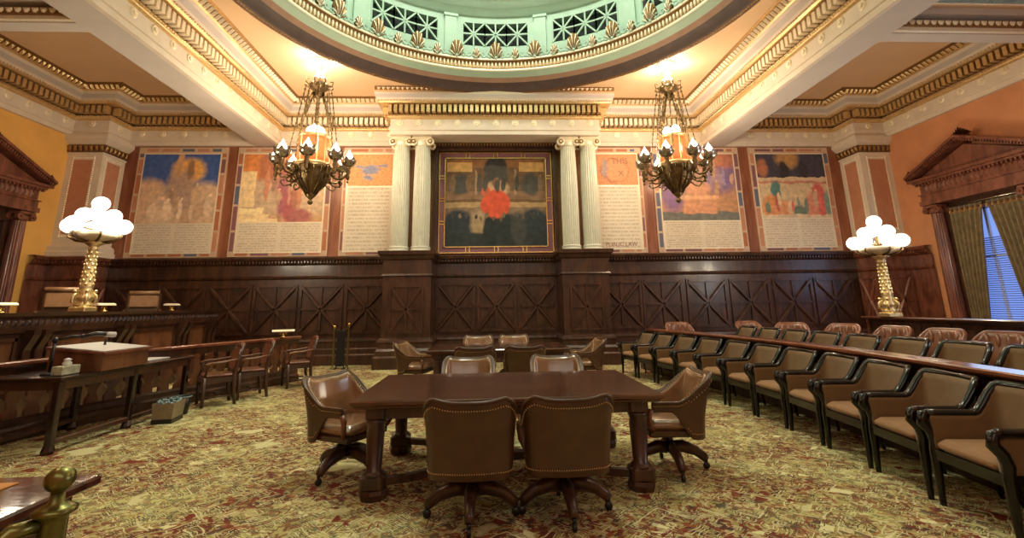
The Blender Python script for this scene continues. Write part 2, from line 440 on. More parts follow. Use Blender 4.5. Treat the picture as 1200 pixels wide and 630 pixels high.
# ceiling : three bays, a round opening in the middle one
m = MB()
T = .12
angs = sorted([2 * PI * i / 96 for i in range(96)] + [math.atan2(sy, sx) % (2 * PI) for sx, sy in ((6.7, YB - DCY), (-6.7, YB - DCY), (-6.7, YF - DCY), (6.7, YF - DCY))])
inner, outer = [], []
for a in angs:
    c, s_ = math.cos(a), math.sin(a)
    tx = 6.7 / abs(c) if abs(c) > 1e-6 else 1e9
    ty = ((YB - DCY) if s_ > 0 else (DCY - YF)) / abs(s_) if abs(s_) > 1e-6 else 1e9
    t = min(tx, ty)
    inner.append((DR * c, DCY + DR * s_)); outer.append((t * c, DCY + t * s_))
n = len(angs)
vs = [(x, y, ZC) for x, y in inner] + [(x, y, ZC) for x, y in outer] + [(x, y, ZC + T) for x, y in inner] + [(x, y, ZC + T) for x, y in outer]
fs = []
for i in range(n):
    j = (i + 1) % n
    fs += [(i, n + i, n + j, j), (2 * n + i, 2 * n + j, 3 * n + j, 3 * n + i), (i, j, 2 * n + j, 2 * n + i)]
m.add(vs, fs)
for s in (-1, 1):
    a, b = sorted((s * 7.0, s * (XW + .3)))
    m.box(a, b, 7.9, YB + .3, ZC, ZC + T)
    m.box(a, b, YF - .3, 7.9, 6.78, 6.78 + T)
m.obj('ceiling', 'tan', kind='structure')

# ------------------------------------------------------------------ cornices
CORN = [(0, 6.38, 0), (.10, 6.38, 0), (.10, 6.50, 0), (.13, 6.51, 0), (.13, 6.62, 0), (.10, 6.63, 0), (.10, 6.84, 1), (.16, 6.87, 1), (.18, 6.93, 1), (.16, 6.965, 2), (.16, 7.225, 1),
        (.38, 7.235, 1), (.42, 7.27, 0), (.44, 7.33, 0), (.47, 7.36, 3), (.56, 7.45, 0), (.60, 7.52, 1), (.63, 7.545, 1), (.63, 7.57, 4), (.70, 7.64, 4), (.80, 7.69, 0)]
def cornice(name, path, ins=.12, emax=.8, rosettes=True, step_r=.53, teeth='gold_pale', leaf='gold_pale'):
    prof = [(min(e, emax), z, k) for e, z, k in CORN]
    # mats: 0 cream 1 gold 2 umber 3 grey 4 dark gilt 5 tooth 6 rosette
    m = MB(); m.sweep(path, prof, cap=False)
    for x, y, dx, dy in along(path, .16, .152):
        m.box(-.047, .047, 0, .17, 6.99, 7.205, 5, frame(x, y, 0, dx, dy))
    for x, y, dx, dy in along(path, .185, .075):       # rope
        m.add([(-.03, 0, -.025), (.03, 0, -.03), (.035, 0, .03), (-.025, 0, .03), (0, .035, 0)], [(0, 1, 4), (1, 2, 4), (2, 3, 4), (3, 0, 4)], 1, False, frame(x, y, 6.925, dx, dy))
    for x, y, dx, dy in along(path, .43, .085):        # small bead row under the corona
        m.add([(-.025, 0, -.02), (.025, 0, -.02), (.025, 0, .02), (-.025, 0, .02), (0, .03, -.005)], [(0, 1, 4), (1, 2, 4), (2, 3, 4), (3, 0, 4)], 1, False, frame(x, y, 7.29, dx, dy))
    for x, y, dx, dy in along(path, min(.66, emax - .05), .135):        # leaf and dart
        F = frame(x, y, 7.60, dx, dy)
        m.add([(-.045, -.05, -.05), (.045, -.05, -.05), (.05, .07, .05), (-.05, .07, .05), (0, .04, -.045), (0, .10, .03)],
              [(0, 1, 4), (1, 2, 5, 4), (3, 0, 4, 5), (2, 3, 5)], 7, False, F)
    if rosettes:
        for x, y, dx, dy in along(path, .10, step_r):
            F = frame(x, y, 6.735, dx, dy)
            for r, h, q in ((.105, .022, 6), (.05, .045, 6)):
                nn = 12; vs = [(r * math.cos(2 * PI * i / nn), 0, r * math.sin(2 * PI * i / nn)) for i in range(nn)] + [(.8 * r * math.cos(2 * PI * i / nn), h, .8 * r * math.sin(2 * PI * i / nn)) for i in range(nn)]
                m.add(vs, [(i, (i + 1) % nn, (i + 1) % nn + nn, i + nn) for i in range(nn)] + [tuple(range(nn, 2 * nn))], q, False, F)
    return m.obj(name, ['cream', 'gold', 'umber', 'grey', 'gold_dark', teeth, 'gold_pale', leaf], kind='structure')

# back wall entablature of the centre bay, with its projecting middle
cornice('trim_1', [(-BX0, YF), (-BX0, YB), (-EX, YB)])
cornice('trim_2', [(EX, YB), (BX0, YB), (BX0, YF)])
cornice('trim_3', [(-EX, YB + .0), (-EX, EY), (EX, EY), (EX, YB)], emax=.50, teeth='gold')
MB().box(-EX + .01, EX - .01, EY + .01, YB, ZS, ZC).obj('trim_4', 'cream', kind='structure')
# side bays
cornice('trim_5', [(-XW, 7.95), (-XW, PY), (-PX, PY), (-PX, YB), (-BX1, YB)], teeth='gold', leaf='gold')
cornice('trim_6', [(BX1, YB), (PX, YB), (PX, PY), (XW, PY), (XW, 7.95)], teeth='gold', leaf='gold')
# the two long beams
for k, s in ((7, -1), (8, 1)):
    a, b = sorted((s * BX0, s * BX1))
    mm = MB(); mm.box(a + .0, b - .0, YF, YB, ZS, ZC)
    mm.obj('trim_%d' % k, 'grey', kind='structure')
# short cross beams over the side bays with stencilled border on the near side
for k, s in ((9, -1), (10, 1)):
    a, b = sorted((s * BX1, s * XW))
    mm = MB(); mm.box(a, b, 7.78, 8.06, ZS, ZC, 0)
    mm.box(a, b, 7.70, 7.78, 6.40, 6.47, 2)
    x = a + .06
    while x < b - .06:
        mm.add([(x - .05, 7.70, 6.47), (x + .05, 7.70, 6.47), (x + .06, 7.64, 6.58), (x - .06, 7.64, 6.58), (x, 7.62, 6.52)], [(0, 1, 4), (1, 2, 4), (2, 3, 4), (3, 0, 4)], 2)
        x += .14
    mm.box(a, b, 7.66, 7.78, 6.47, 6.60, 3)
    mm.box(a, b, 7.55, 7.78, 6.66, 6.78, 0)
    mm.box(a, b, 7.02, 7.36, 6.755, 6.785, 4)
    mm.box(a, b, 7.36, 7.40, 6.745, 6.785, 1)
    x0 = s * (BX1 + .12)
    mm.box(min(x0, x0 + s * .3), max(x0, x0 + s * .3), YF, 7.36, 6.755, 6.785, 4)
    mm.obj('trim_%d' % k, ['grey', 'cream', 'gold_pale', 'gold_dark', 'stencil'] if 'stencil' in M else ['grey', 'cream', 'gold_pale', 'gold_dark', 'mint_d'], kind='structure')

# ------------------------------------------------------------------ dome
dome = MB()
prof_ring = [(5.42, 7.70), (5.42, 7.60), (5.36, 7.55), (5.30, 7.53), (5.24, 7.55), (5.20, 7.60)]
def dpt(r, a): return (r * math.sin(a), DCY + r * math.cos(a))
def ring_obj(name, prof, mats, idx=None, n=144, parent=None, smooth=True):
    m = MB(); vs = []; k = len(prof)
    for i in range(n):
        a = 2 * PI * i / n
        for r, z in prof: vs.append((*dpt(r, a), z))
    o = len(m.v); m.v += vs
    for i in range(n):
        j = (i + 1) % n
        for q in range(k - 1):
            m.f.append((i * k + q, j * k + q, j * k + q + 1, i * k + q + 1)); m.mi.append(idx[q] if idx else 0); m.sm.append(smooth)
    return m
rg = ring_obj('x', [(5.46, 7.70), (5.46, 7.60), (5.40, 7.53), (5.30, 7.50), (5.24, 7.53), (5.22, 7.57), (5.08, 7.70), (5.05, 7.72), (4.98, 7.80), (4.95, 7.82), (4.86, 7.87), (4.80, 7.90), (4.76, 7.92), (4.74, 7.98), (4.76, 7.99), (4.76, 8.20), (4.70, 8.22), (4.68, 8.27), (4.96, 8.29), (4.96, 8.34)],
              None, [3, 1, 2, 2, 1, 1, 1, 3, 3, 0, 0, 0, 4, 4, 5, 5, 4, 4, 0])
for i in range(420):
    a = 2 * PI * i / 420; x, y = dpt(5.27, a)
    rg.add([(-.028, 0, -.02), (.028, 0, -.02), (.028, 0, .02), (-.028, 0, .02), (0, 0, -.045)], [(0, 1, 4), (1, 2, 4), (2, 3, 4), (3, 0, 4)], 5, False, Matrix.Translation((x, y, 7.515)) @ Matrix.Rotation(-a, 4, 'Z') @ Matrix.Rotation(PI / 4, 4, 'X'))
for i in range(290):
    a = 2 * PI * i / 290; x, y = dpt(4.755, a)
    rg.sphere(0, 0, 0, .033, .04, .10, 6, 4, 4, Matrix.Translation((x, y, 8.095)) @ Matrix.Rotation(-a, 4, 'Z'))
rg.obj('trim_11', ['mint', 'plum', 'umber', 'brownband', 'gold_pale', 'gold_dark'], kind='structure')

# drum : twelve bays, each with a pierced grille between pilasters
dr = MB(); NB = 12
R0 = 4.96
zg0, zg1 = 8.80, 9.52
for k in range(NB):
    ac = 2 * PI * k / NB; hw = 2 * PI / NB / 2; gw = hw * .73
    def arc(a0, a1, z0, z1, r, mi, n=6):
        vs = []; fs = []
        for i in range(n + 1):
            a = a0 + (a1 - a0) * i / n; vs += [(*dpt(r, a), z0), (*dpt(r, a), z1)]
        for i in range(n): fs.append((2 * i, 2 * i + 2, 2 * i + 3, 2 * i + 1))
        dr.add(vs, fs, mi)
    arc(ac - hw, ac + hw, 8.27, zg0, R0, 0, 8); arc(ac - hw, ac + hw, zg1, 9.80, R0, 0, 8)
    arc(ac - hw, ac - gw, zg0, zg1, R0, 0, 2); arc(ac + gw, ac + hw, zg0, zg1, R0, 0, 2)
    arc(ac - gw, ac + gw, zg0 - .02, zg1 + .02, R0 + .25, 1, 8)
    for za in (zg0, zg1):
        vs = []; fs = []
        for i in range(9):
            a = ac - gw + 2 * gw * i / 8; vs += [(*dpt(R0, a), za), (*dpt(R0 + .25, a), za)]
        dr.add(vs, [(2 * i, 2 * i + 2, 2 * i + 3, 2 * i + 1) for i in range(8)], 2)
    # the grille bars : three squares, each crossed both ways
    def bar(a0, z0, a1, z1, w=.030):
        p = Vector((*dpt(R0, a0), z0)); q = Vector((*dpt(R0, a1), z1)); dr.tube([p, q], w, 4, 0, False)
    for i in range(3):
        a0 = ac - gw + 2 * gw * i / 3; a1 = a0 + 2 * gw / 3; am = (a0 + a1) / 2; zm = (zg0 + zg1) / 2
        for b_ in ((a0, zg0, a1, zg1), (a0, zg1, a1, zg0), (am, zg0, am, zg1), (a0, zm, a1, zm), (a0, zg0, a0, zg1), (a1, zg0, a1, zg1)): bar(*b_)
    # pilaster between bays
    ap = ac + hw; x, y = dpt(R0 - .04, ap)
    F = Matrix.Translation((x, y, 0)) @ Matrix.Rotation(-ap, 4, 'Z')
    dr.box(-.17, .17, -.03, .06, 8.27, 9.62, 0, F); dr.box(-.20, .20, -.06, .06, 9.62, 9.70, 0, F); dr.box(-.21, .21, -.05, .06, 8.27, 8.42, 0, F)
dr.obj('wall_dome', ['mint', 'blackhole', 'mint_d'], kind='structure')
up = ring_obj('x', [(4.97, 9.72), (4.90, 9.72), (4.88, 9.80), (4.80, 9.86), (4.78, 9.92), (4.62, 9.96), (4.60, 10.06), (4.55, 10.08), (4.50, 10.2), (4.62, 10.25), (4.62, 10.4)], None, [0, 0, 0, 0, 0, 0, 1, 2, 2, 0])
for i in range(150):
    a = 2 * PI * i / 150; x, y = dpt(4.56, a)
    up.sphere(0, 0, 0, .05, .04, .07, 6, 4, 2, Matrix.Translation((x, y, 10.10)) @ Matrix.Rotation(-a, 4, 'Z'))
up.obj('trim_12', ['mint', 'gold_pale', 'gold_dark'], kind='structure')
# shell with ribs up to a lit glass oculus
sh = [(4.62 * math.cos(t) ** .9 if t < 1.3 else 1.2, 10.4 + 3.2 * math.sin(t)) for t in [i * 1.25 / 10 for i in range(11)]]
dm = ring_obj('x', sh, None)
dm.obj('ceiling_dome', 'mint', kind='structure')
MB().lathe([(sh[-1][0] + .1, 0), (sh[-1][0] + .1, .05)], 0, DCY, sh[-1][1] - .02, 48, smooth=False).obj('window_1', 'skylight', kind='structure')
# cresting of shells and scrolls standing on the ledge
cr = MB()
def shell(F, w, h):
    nn = 9; vs = [(0, -.02, 0)]
    for i in range(nn + 1):
        t = PI * i / nn
        rr = 1 + .07 * (i % 2)
        vs.append((w * math.cos(t) * rr, -.05 - .02 * (i % 2), h * (.28 + .72 * math.sin(t)) * rr))
    cr.add(vs, [(0, i + 1, i + 2) for i in range(nn)], 0, False, F)
    for i in range(nn + 1):
        x, y, z = vs[i + 1]; cr.tube([(x * .25, y - .01, z * .2), (x * .62, y - .035, z * .62), (x * .93, y - .02, z * .93)], [.008, .015, .02], 4, 1 if i % 2 else 0, True, F)
    cr.add([(x, y + .06, z) for x, y, z in vs], [(0, i + 2, i + 1) for i in range(nn)], 0, False, F)
NA = 27
for i in range(NA * 2):
    a = 2 * PI * i / (NA * 2); x, y = dpt(4.74, a)
    F = Matrix.Translation((x, y, 8.25)) @ Matrix.Rotation(-a, 4, 'Z')
    if i % 2 == 0:
        shell(F, .18, .52)
        for sx in (-1, 1): cr.tube([(sx * .12, -.06, .10), (sx * .20, -.06, .16), (sx * .23, -.06, .08), (sx * .17, -.06, .03), (sx * .12, -.06, .07)], .022, 5, 2, True, F)
    else:
        shell(F, .095, .32)
    s2 = .275
    for sx in (-1, 1):
        cr.tube([(sx * s2 * .1, -.05, .10), (sx * s2 * .35, -.05, .17), (sx * s2 * .7, -.05, .05), (sx * s2, -.05, .09)], .028, 5, 2, True, F)
        cr.tube([(sx * s2 * .5, -.05, .11), (sx * s2 * .6, -.05, .19), (sx * s2 * .8, -.05, .15)], .018, 5, 2, True, F)
    cr.sphere(0, -.06, .05, .05, .03, .05, 6, 4, 2, F)
cr.obj('trim_13', ['gold_dark', 'gold_pale', 'mint'], kind='structure')

# ------------------------------------------------------------------ wainscot panelling
WPROF = [(0, 0, 0), (.16, 0, 0), (.16, .26, 0), (.12, .30, 0), (.12, .42, 0), (.08, .46, 0), (.08, .60, 0), (.11, .64, 0), (.10, .70, 0), (.05, .74, 0), (.05, 2.36, 0), (.09, 2.39, 0), (.10, 2.43, 0), (.06, 2.46, 0), (.06, 2.76, 0),
         (.12, 2.80, 0), (.14, 2.86, 0), (.22, 2.90, 0), (.24, 2.97, 0), (.20, 3.0, 0), (0, 3.0, 0)]
def wainscot(name, path, centres, mat='mahog'):
    m = MB(); m.sweep(path, WPROF, cap=False)
    for cx, cy, dx, dy, w in centres:
        F = frame(cx, cy, 0, dx, dy); z0, z1 = .90, 2.16; h = w / 2; zc = (z0 + z1) / 2
        # raised frame
        for a in ((-h - .05, -h + .02, z0 - .06, z1 + .06), (h - .02, h + .05, z0 - .06, z1 + .06), (-h, h, z0 - .06, z0 + .02), (-h, h, z1 - .02, z1 + .06)):
            m.box(a[0], a[1], 0, .05, a[2], a[3], 0, F)
        m.box(-.03, .03, 0, .05, z0, z1, 0, F); m.box(-h, h, 0, .05, zc - .03, zc + .03, 0, F)
        for sx in (-1, 1):
            p = Vector((-sx * h, .03, z0)); q = Vector((sx * h, .03, z1)); m.tube([p, q], .055, 6, 0, False, F)
    # bead row under the cap
    for x, y, dx, dy in along(path, .15, .09):
        m.box(-.02, .02, 0, .05, 2.82, 2.88, 0, frame(x, y, 0, dx, dy))
    return m.obj(name, mat, kind='structure')
yy = YB - .05
wainscot('trim_14', [(-PX, YB), (-3.1, YB)], [(x, yy, 1, 0, 1.12) for x in (-10.1, -8.83, -7.55, -6.28, -5.0, -3.72)])
wainscot('trim_15', [(3.1, YB), (PX, YB)], [(x, yy, 1, 0, 1.12) for x in (3.66, 4.90, 6.24, 7.55, 8.87, 10.15)])
wainscot('trim_16', [(-1.8, YB), (1.8, YB)], [(x, yy, 1, 0, 1.02) for x in (-1.18, 0, 1.18)])
# corner and side walls
wainscot('trim_17', [(-XW, 12.95), (-XW, PY), (-PX, PY), (-PX, YB)], [(-PX - .05 + .1, (PY + YB) / 2, 0, 1, .55), (-11.52, PY - .05, 1, 0, .62)], 'mahog_red')
wainscot('trim_18', [(PX, YB), (PX, PY), (XW, PY), (XW, 12.75)], [(PX - .05, (PY + YB) / 2, 0, -1, .55), (11.52, PY - .05, 1, 0, .62)], 'mahog_red')
wainscot('trim_19', [(-XW, YF), (-XW, 9.3)], [(-XW + .05, y, 0, 1, 1.1) for y in (8.2, 6.9, 5.6)], 'mahog_red')
wainscot('trim_20', [(XW, 9.1), (XW, YF)], [(XW - .05, y, 0, -1, 1.1) for y in (8.2, 6.9, 5.6)], 'mahog_red')

# pedestals under the paired columns
def pedestal(name, cx):
    m = MB(); w0 = .60; ya = 13.30
    path = [(cx - w0, YB), (cx - w0, ya), (cx + w0, ya), (cx + w0, YB)]
    prof = [(0, 0, 0), (.20, 0, 0), (.20, .28, 0), (.15, .32, 0), (.15, .44, 0), (.10, .50, 0), (.10, .62, 0), (.13, .66, 0), (.12, .71, 0), (.04, .76, 0), (.04, 2.34, 0), (.09, 2.37, 0), (.05, 2.42, 0), (.05, 2.78, 0), (.10, 2.82, 0), (.12, 2.90, 0), (.17, 2.93, 0), (.18, 3.03, 0), (0, 3.03, 0)]
    m.sweep(path, prof, cap=False); m.box(cx - w0, cx + w0, ya, YB, 2.9, 3.03)
    F = frame(cx, ya - .04, 0, 1, 0); h = .40; z0, z1 = .92, 2.06; zc = (z0 + z1) / 2
    for a in ((-h - .05, -h, z0 - .05, z1 + .05), (h, h + .05, z0 - .05, z1 + .05), (-h, h, z0 - .05, z0), (-h, h, z1, z1 + .05)): m.box(a[0], a[1], 0, .04, a[2], a[3], 0, F)
    m.box(-.025, .025, 0, .035, z0, z1, 0, F); m.box(-h, h, 0, .035, zc - .028, zc + .028, 0, F)
    for sx in (-1, 1): m.tube([(-sx * h, .015, z0), (sx * h, .015, z1)], .038, 4, 0, False, F)
    return m.obj(name, 'mahog', kind='structure')
pedestal('trim_21', -CW); pedestal('trim_22', CW)

# corner piers above the wainscot
def corner_pier(name, s):
    m = MB(); x0, x1 = (PX, XW) if s > 0 else (-XW, -PX)
    m.box(x0, x1, PY, YB, 3.0, ZS, 0)
    path = [(PX, YB), (PX, PY), (XW, PY)] if s > 0 else [(-XW, PY), (-PX, PY), (-PX, YB)]
    m.sweep(path, [(0, 3.0, 0), (.14, 3.0, 0), (.14, 3.12, 0), (.10, 3.16, 0), (.10, 3.26, 0), (.05, 3.32, 0), (0, 3.34, 0)], cap=False)
    m.sweep(path, [(0, 5.86, 0), (.03, 5.88, 0), (.03, 5.92, 2), (.05, 5.92, 2), (.05, 6.14, 1), (.09, 6.17, 0), (.16, 6.24, 0), (.20, 6.28, 0), (.20, 6.40, 0), (0, 6.40, 0)], cap=False)
    for x, y, dx, dy in along(path, .06, .13):
        m.add([(-.045, 0, -.08), (.045, 0, -.08), (.055, .04, .08), (-.055, .04, .08), (0, .05, 0)], [(0, 1, 4), (1, 2, 4), (2, 3, 4), (3, 0, 4)], 4, False, frame(x, y, 6.03, dx, dy))
    for cx, cy, dx, dy, w in (((PX + XW) / 2 * s + s * .02, PY, 1, 0, .50), (PX * s, (PY + YB) / 2, 0, -s, .46)):
        if dx == 0: F = frame(cx, cy, 0, 0, -1) if s > 0 else frame(cx, cy, 0, 0, 1)
        else: F = frame(cx, cy, 0, 1, 0)
        m.box(-w / 2, w / 2, .001, .012, 3.62, 5.70, 3, F)
        zz = 3.55
        while zz < 5.80:
            for sx in (-1, 1): m.add([(sx * (w / 2 + .035) - .02, 0, zz - .022), (sx * (w / 2 + .035) + .02, 0, zz - .022), (sx * (w / 2 + .035) + .02, 0, zz + .022), (sx * (w / 2 + .035) - .02, 0, zz + .022), (sx * (w / 2 + .035), .03, zz)], [(0, 1, 4), (1, 2, 4), (2, 3, 4), (3, 0, 4)], 1, False, F)
            zz += .062
        xx = -w / 2 - .03
        while xx < w / 2 + .04:
            for zz in (3.56, 5.76): m.add([(xx - .02, 0, zz - .022), (xx + .02, 0, zz - .022), (xx + .02, 0, zz + .022), (xx - .02, 0, zz + .022), (xx, .03, zz)], [(0, 1, 4), (1, 2, 4), (2, 3, 4), (3, 0, 4)], 1, False, F)
            xx += .062
    return m.obj(name, ['cream', 'gold_pale', 'umber', 'salmon', 'gold_dark'], kind='structure')
corner_pier('trim_23', -1); corner_pier('trim_24', 1)

# dark carved header and side jambs round the centre picture
m = MB(); m.box(-1.86, 1.86, 14.02, 14.39, 6.26, 6.38, 0)
x = -1.8
while x < 1.8:
    m.box(x, x + .045, 13.96, 14.02, 6.28, 6.37, 1); x += .09
m.box(-1.9, 1.9, 14.14, 14.39, 6.18, 6.26, 0)
for s in (-1, 1):
    m.box(min(s * 1.74, s * 1.86), max(s * 1.74, s * 1.86), 14.1, 14.39, 3.0, 6.26, 0)
    m.box(min(s * 1.86, s * 3.0), max(s * 1.86, s * 3.0), 14.25, 14.39, 3.0, 6.38, 1)
    m.box(min(s * 2.33, s * 2.5), max(s * 2.33, s * 2.5), 13.95, 14.25, 3.0, 6.38, 2)
m.obj('trim_25', ['mahog', 'gold_dark', 'salmon'], kind='structure')

# ------------------------------------------------------------------ pedimented door case (left) and window case (right)
def case(s, yc, name, kindname):
    root = bpy.data.objects.new(name, None); COL.objects.link(root); root['kind'] = 'structure'
    root.location = (s * XW, yc, 0)
    # local frame : x = distance into the room, y = along the wall
    def F(): return Matrix(((-s, 0, 0, 0), (0, 1, 0, 0), (0, 0, 1, 0), (0, 0, 0, 1)))
    Fm = F()
    e = MB(); hw = 1.42
    e.box(0, .46, -hw, hw, 4.0, 4.12, 0, Fm); e.box(0, .42, -hw + .03, hw - .03, 4.12, 4.28, 0, Fm); e.box(0, .46, -hw, hw, 4.28, 4.31, 0, Fm)
    e.box(0, .40, -hw + .05, hw - .05, 4.31, 4.60, 0, Fm)
    k = -hw + .12
    while k < hw - .1:
        for fx in (.40,):
            e.add([(fx, k - .05, 4.36), (fx, k + .05, 4.36), (fx, k + .05, 4.55), (fx, k - .05, 4.55), (fx + .035, k, 4.455)], [(0, 1, 4), (1, 2, 4), (2, 3, 4), (3, 0, 4)], 0, False, Fm)
        k += .125
    for yy_ in (-hw + .05, hw - .05):
        for q in range(3):
            fx = .08 + q * .125; yo = .035 if yy_ > 0 else -.035
            e.add([(fx - .05, yy_, 4.36), (fx + .05, yy_, 4.36), (fx + .05, yy_, 4.55), (fx - .05, yy_, 4.55), (fx, yy_ + yo, 4.455)], [(0, 1, 4), (1, 2, 4), (2, 3, 4), (3, 0, 4)], 0, False, Fm)
    e.box(0, .50, -hw - .06, hw + .06, 4.60, 4.66, 0, Fm); e.box(0, .56, -hw - .16, hw + .16, 4.66, 4.73, 0, Fm)
    k = -hw + .02
    while k < hw:
        e.box(.40, .47, k, k + .05, 4.55, 4.60, 0, Fm); k += .1
    e.obj('entablature', 'mahog_red', root)
    p = MB(); ap, tp = 5.42, hw + .20
    slope = (ap - 4.76) / tp
    p.add([(.0, -tp, 4.73), (.0, tp, 4.73), (.0, 0, ap - .08), (.34, -tp + .1, 4.73), (.34, tp - .1, 4.73), (.34, 0, ap - .10)], [(0, 1, 2), (3, 5, 4), (0, 2, 5, 3), (1, 4, 5, 2), (0, 3, 4, 1)], 0, False, Fm)
    for sg in (-1, 1):
        a = (sg * (tp + .02), 4.72); b = (0, ap)
        for (x0, x1, t0, t1) in ((0, .50, 0, .07), (0, .58, .07, .14)):
            vs = []
            for x in (x0, x1):
                for (yy_, zz) in (a, b):
                    vs += [(x, yy_, zz + t0), (x, yy_, zz + t1)]
            p.add(vs, [(0, 2, 3, 1), (4, 5, 7, 6), (0, 1, 5, 4), (2, 6, 7, 3), (1, 3, 7, 5), (0, 4, 6, 2)], 0, False, Fm)
        nn = 26
        for q in range(nn):
            t = (q + .5) / nn; yy_ = a[0] + (b[0] - a[0]) * t; zz = a[1] + (b[1] - a[1]) * t + .03
            p.box(.50, .545, yy_ - .018, yy_ + .018, zz - .02, zz + .035, 0, Fm)
    p.obj('pediment', 'mahog_red', root)
    ac = MB()     # leaf ornaments at apex and tips
    for (yy_, zz, h, w) in ((0, ap + .10, .26, .20), (-tp - .02, 4.84, .22, .13), (tp + .02, 4.84, .22, .13)):
        for q in range(7):
            t = (q - 3) / 3.
            ac.add([(.30, yy_, zz), (.42, yy_ + w * t * .6 - .03, zz + h * .4), (.40, yy_ + w * t, zz + h * (1 - .55 * abs(t))), (.42, yy_ + w * t * .6 + .03, zz + h * .4), (.22, yy_ + w * t * .8, zz + h * .5 * (1 - .5 * abs(t)))],
                   [(0, 1, 2), (0, 2, 3), (0, 4, 2), (1, 4, 2), (0, 1, 4), (3, 2, 4), (0, 4, 3)], 0, False, Fm)
        ac.box(.20, .42, yy_ - w * .5, yy_ + w * .5, zz - .05, zz + .03, 0, Fm)
    ac.obj('acroterion', 'mahog', root)
    for sg in (-1, 1):
        c = MB(); n = 40
        cx, cy = -s * .22, sg * 1.20
        c.lathe([(.155, .62), (.155, 1.0), (.152, 2.2), (.135, 3.76)], cx, cy, 0, n, 0, False, flute=1, fdepth=.07)
        c.lathe([(.20, .42), (.20, .48), (.165, .52), (.185, .57), (.165, .62)], cx, cy, 0, 24)
        c.bbox(cx, cy, .2, .44, .44, .44, .015)
        c.obj('column', 'mahog_red', root)
        cap = MB(); cap.bbox(cx, cy, 3.955, .40, .40, .07, .01); cap.lathe([(.14, 3.76), (.17, 3.80), (.17, 3.86), (.15, 3.92)], cx, cy, 0, 20)
        for u in (-1, 1):
            for v in (-1, 1):
                cap.lathe([(.085, -.05), (.085, .05)], 0, 0, 0, 14, smooth=False, M4=Matrix.Translation((cx + v * .13, cy + u * .165, 3.86)) @ Matrix.Rotation(PI / 2, 4, 'Y'))
                cap.sphere(cx + v * .20, cy + u * .165, 3.86, .03)
        cap.obj('capital', 'mahog_red', root)
        j = MB(); yy_ = sg * 1.20
        j.box(0, .10, yy_ - .24, yy_ + .24, 0, 4.0, 0, Fm); j.box(-.28, .04, min(sg * .98, sg * 1.12), max(sg * .98, sg * 1.12), 0, 4.0, 0, Fm)
        j.obj('jamb', 'mahog', root)
    h = MB(); h.box(-.28, .10, -.99, .99, 3.80, 4.0, 0, Fm); h.box(-.1, .16, -.99, .99, 3.74, 3.80, 0, Fm); h.obj('header', 'mahog', root)
    return root, Fm
cR, FR = case(1, 10.98, 'window_2', 'window')
cL, FL = case(-1, 11.12, 'door_1', 'door')
# window: sash, blue daylight glass and blinds
w = MB(); w.box(-.26, -.20, -.97, .97, .9, 3.8, 0, FR); w.obj('pane', 'night', cR)
w = MB()
for y in (-.95, -.32, .32, .95): w.box(-.20, -.15, y - .03, y + .03, .9, 3.8, 0, FR)
for z in (.92, 2.55, 3.76): w.box(-.20, -.15, -.97, .97, z - .03, z + .03, 0, FR)
w.obj('sash', 'white', cR)
w = MB(); z = 1.0
while z < 3.0:
    w.add([(-.11, -.93, z), (-.11, .93, z), (-.07, .93, z + .022), (-.07, -.93, z + .022)], [(0, 1, 2, 3)], 0, False, FR); z += .052
w.obj('blind', 'blind', cR)
w = MB(); w.box(0, .24, -.98, .98, .78, .86, 0, FR); w.box(0, .05, -.98, .98, 0, .78, 0, FR); w.obj('sill', 'mahog', cR)
# dark doors on the left
w = MB()
for sg in (-1, 1):
    a, b = sorted((sg * .02, sg * .97)); w.box(-.24, -.18, a, b, 0, 3.75, 0, FL)
    for z0, z1 in ((.3, 1.5), (1.7, 3.4)): w.box(-.18, -.16, a + .12, b - .12, z0, z1, 0, FL)
w.obj('door_leaf', 'mahog_black', cL)
MB().box(-.28, -.25, -.98, .98, 0, 3.8, 0, FL).obj('backing', 'darkroom', cL)

# curtains hang inside the window case, things of their own
def curtain_obj(y0, y1, yb0, yb1, label):
    m = MB(); nu, nv = 70, 20; vs = []
    zt, zb = 3.86, .90
    for j in range(nv + 1):
        t = j / nv; z = zt + (zb - zt) * t
        a = y0 + (yb0 - y0) * t ** .8; b = y1 + (yb1 - y1) * t ** .8
        for i in range(nu + 1):
            u = i / nu; y = a + (b - a) * u
            d = .055 * math.sin(u * 2 * PI * 6.5 + .5 * math.sin(3 * t)) * (1 - .2 * t) * (.8 if z < 3.6 else .5)
            vs.append((.14 + d, y, z))
    fs = []
    for j in range(nv):
        for i in range(nu): fs.append((j * (nu + 1) + i, j * (nu + 1) + i + 1, (j + 1) * (nu + 1) + i + 1, (j + 1) * (nu + 1) + i))
    r = thing('curtain', label, 'curtain', (12.0, 10.98, 0), 0, 'curtains in the right window case')
    m.add(vs, fs, 0, True, FR); o = m.obj('drape', 'curtain', r)
    md = o.modifiers.new('th', 'SOLIDIFY'); md.thickness = .012
    b = MB(); vs = []
    for i in range(nu + 1):
        u = i / nu; y = y0 + (y1 - y0) * u; d = .035 * math.sin(u * 2 * PI * 6.5)
        for z in (3.78, 3.70): vs.append((.165 + d, y, z))
    b.add(vs, [(2 * i, 2 * i + 2, 2 * i + 3, 2 * i + 1) for i in range(nu)], 0, True, FR); b2 = b.obj('pleat_tape', 'gold_dark', r)
    return r
curtain_obj(.93, .05, .93, .50, 'olive gold pleated curtain beside the fluted wooden column of the right window')
curtain_obj(-.03, -.93, -.45, -.93, 'olive gold curtain drawn to the near side of the blue window')
rod = MB(); rod.tube([(.14, -.97, 3.90), (.14, .97, 3.90)], .018, 8, 0, True, FR)
ro = rod.obj('curtain_rod', 'silver', loc=(12.0, 10.98, 0)); tag(ro, 'pale metal curtain rod across the top of the right window', 'rod')
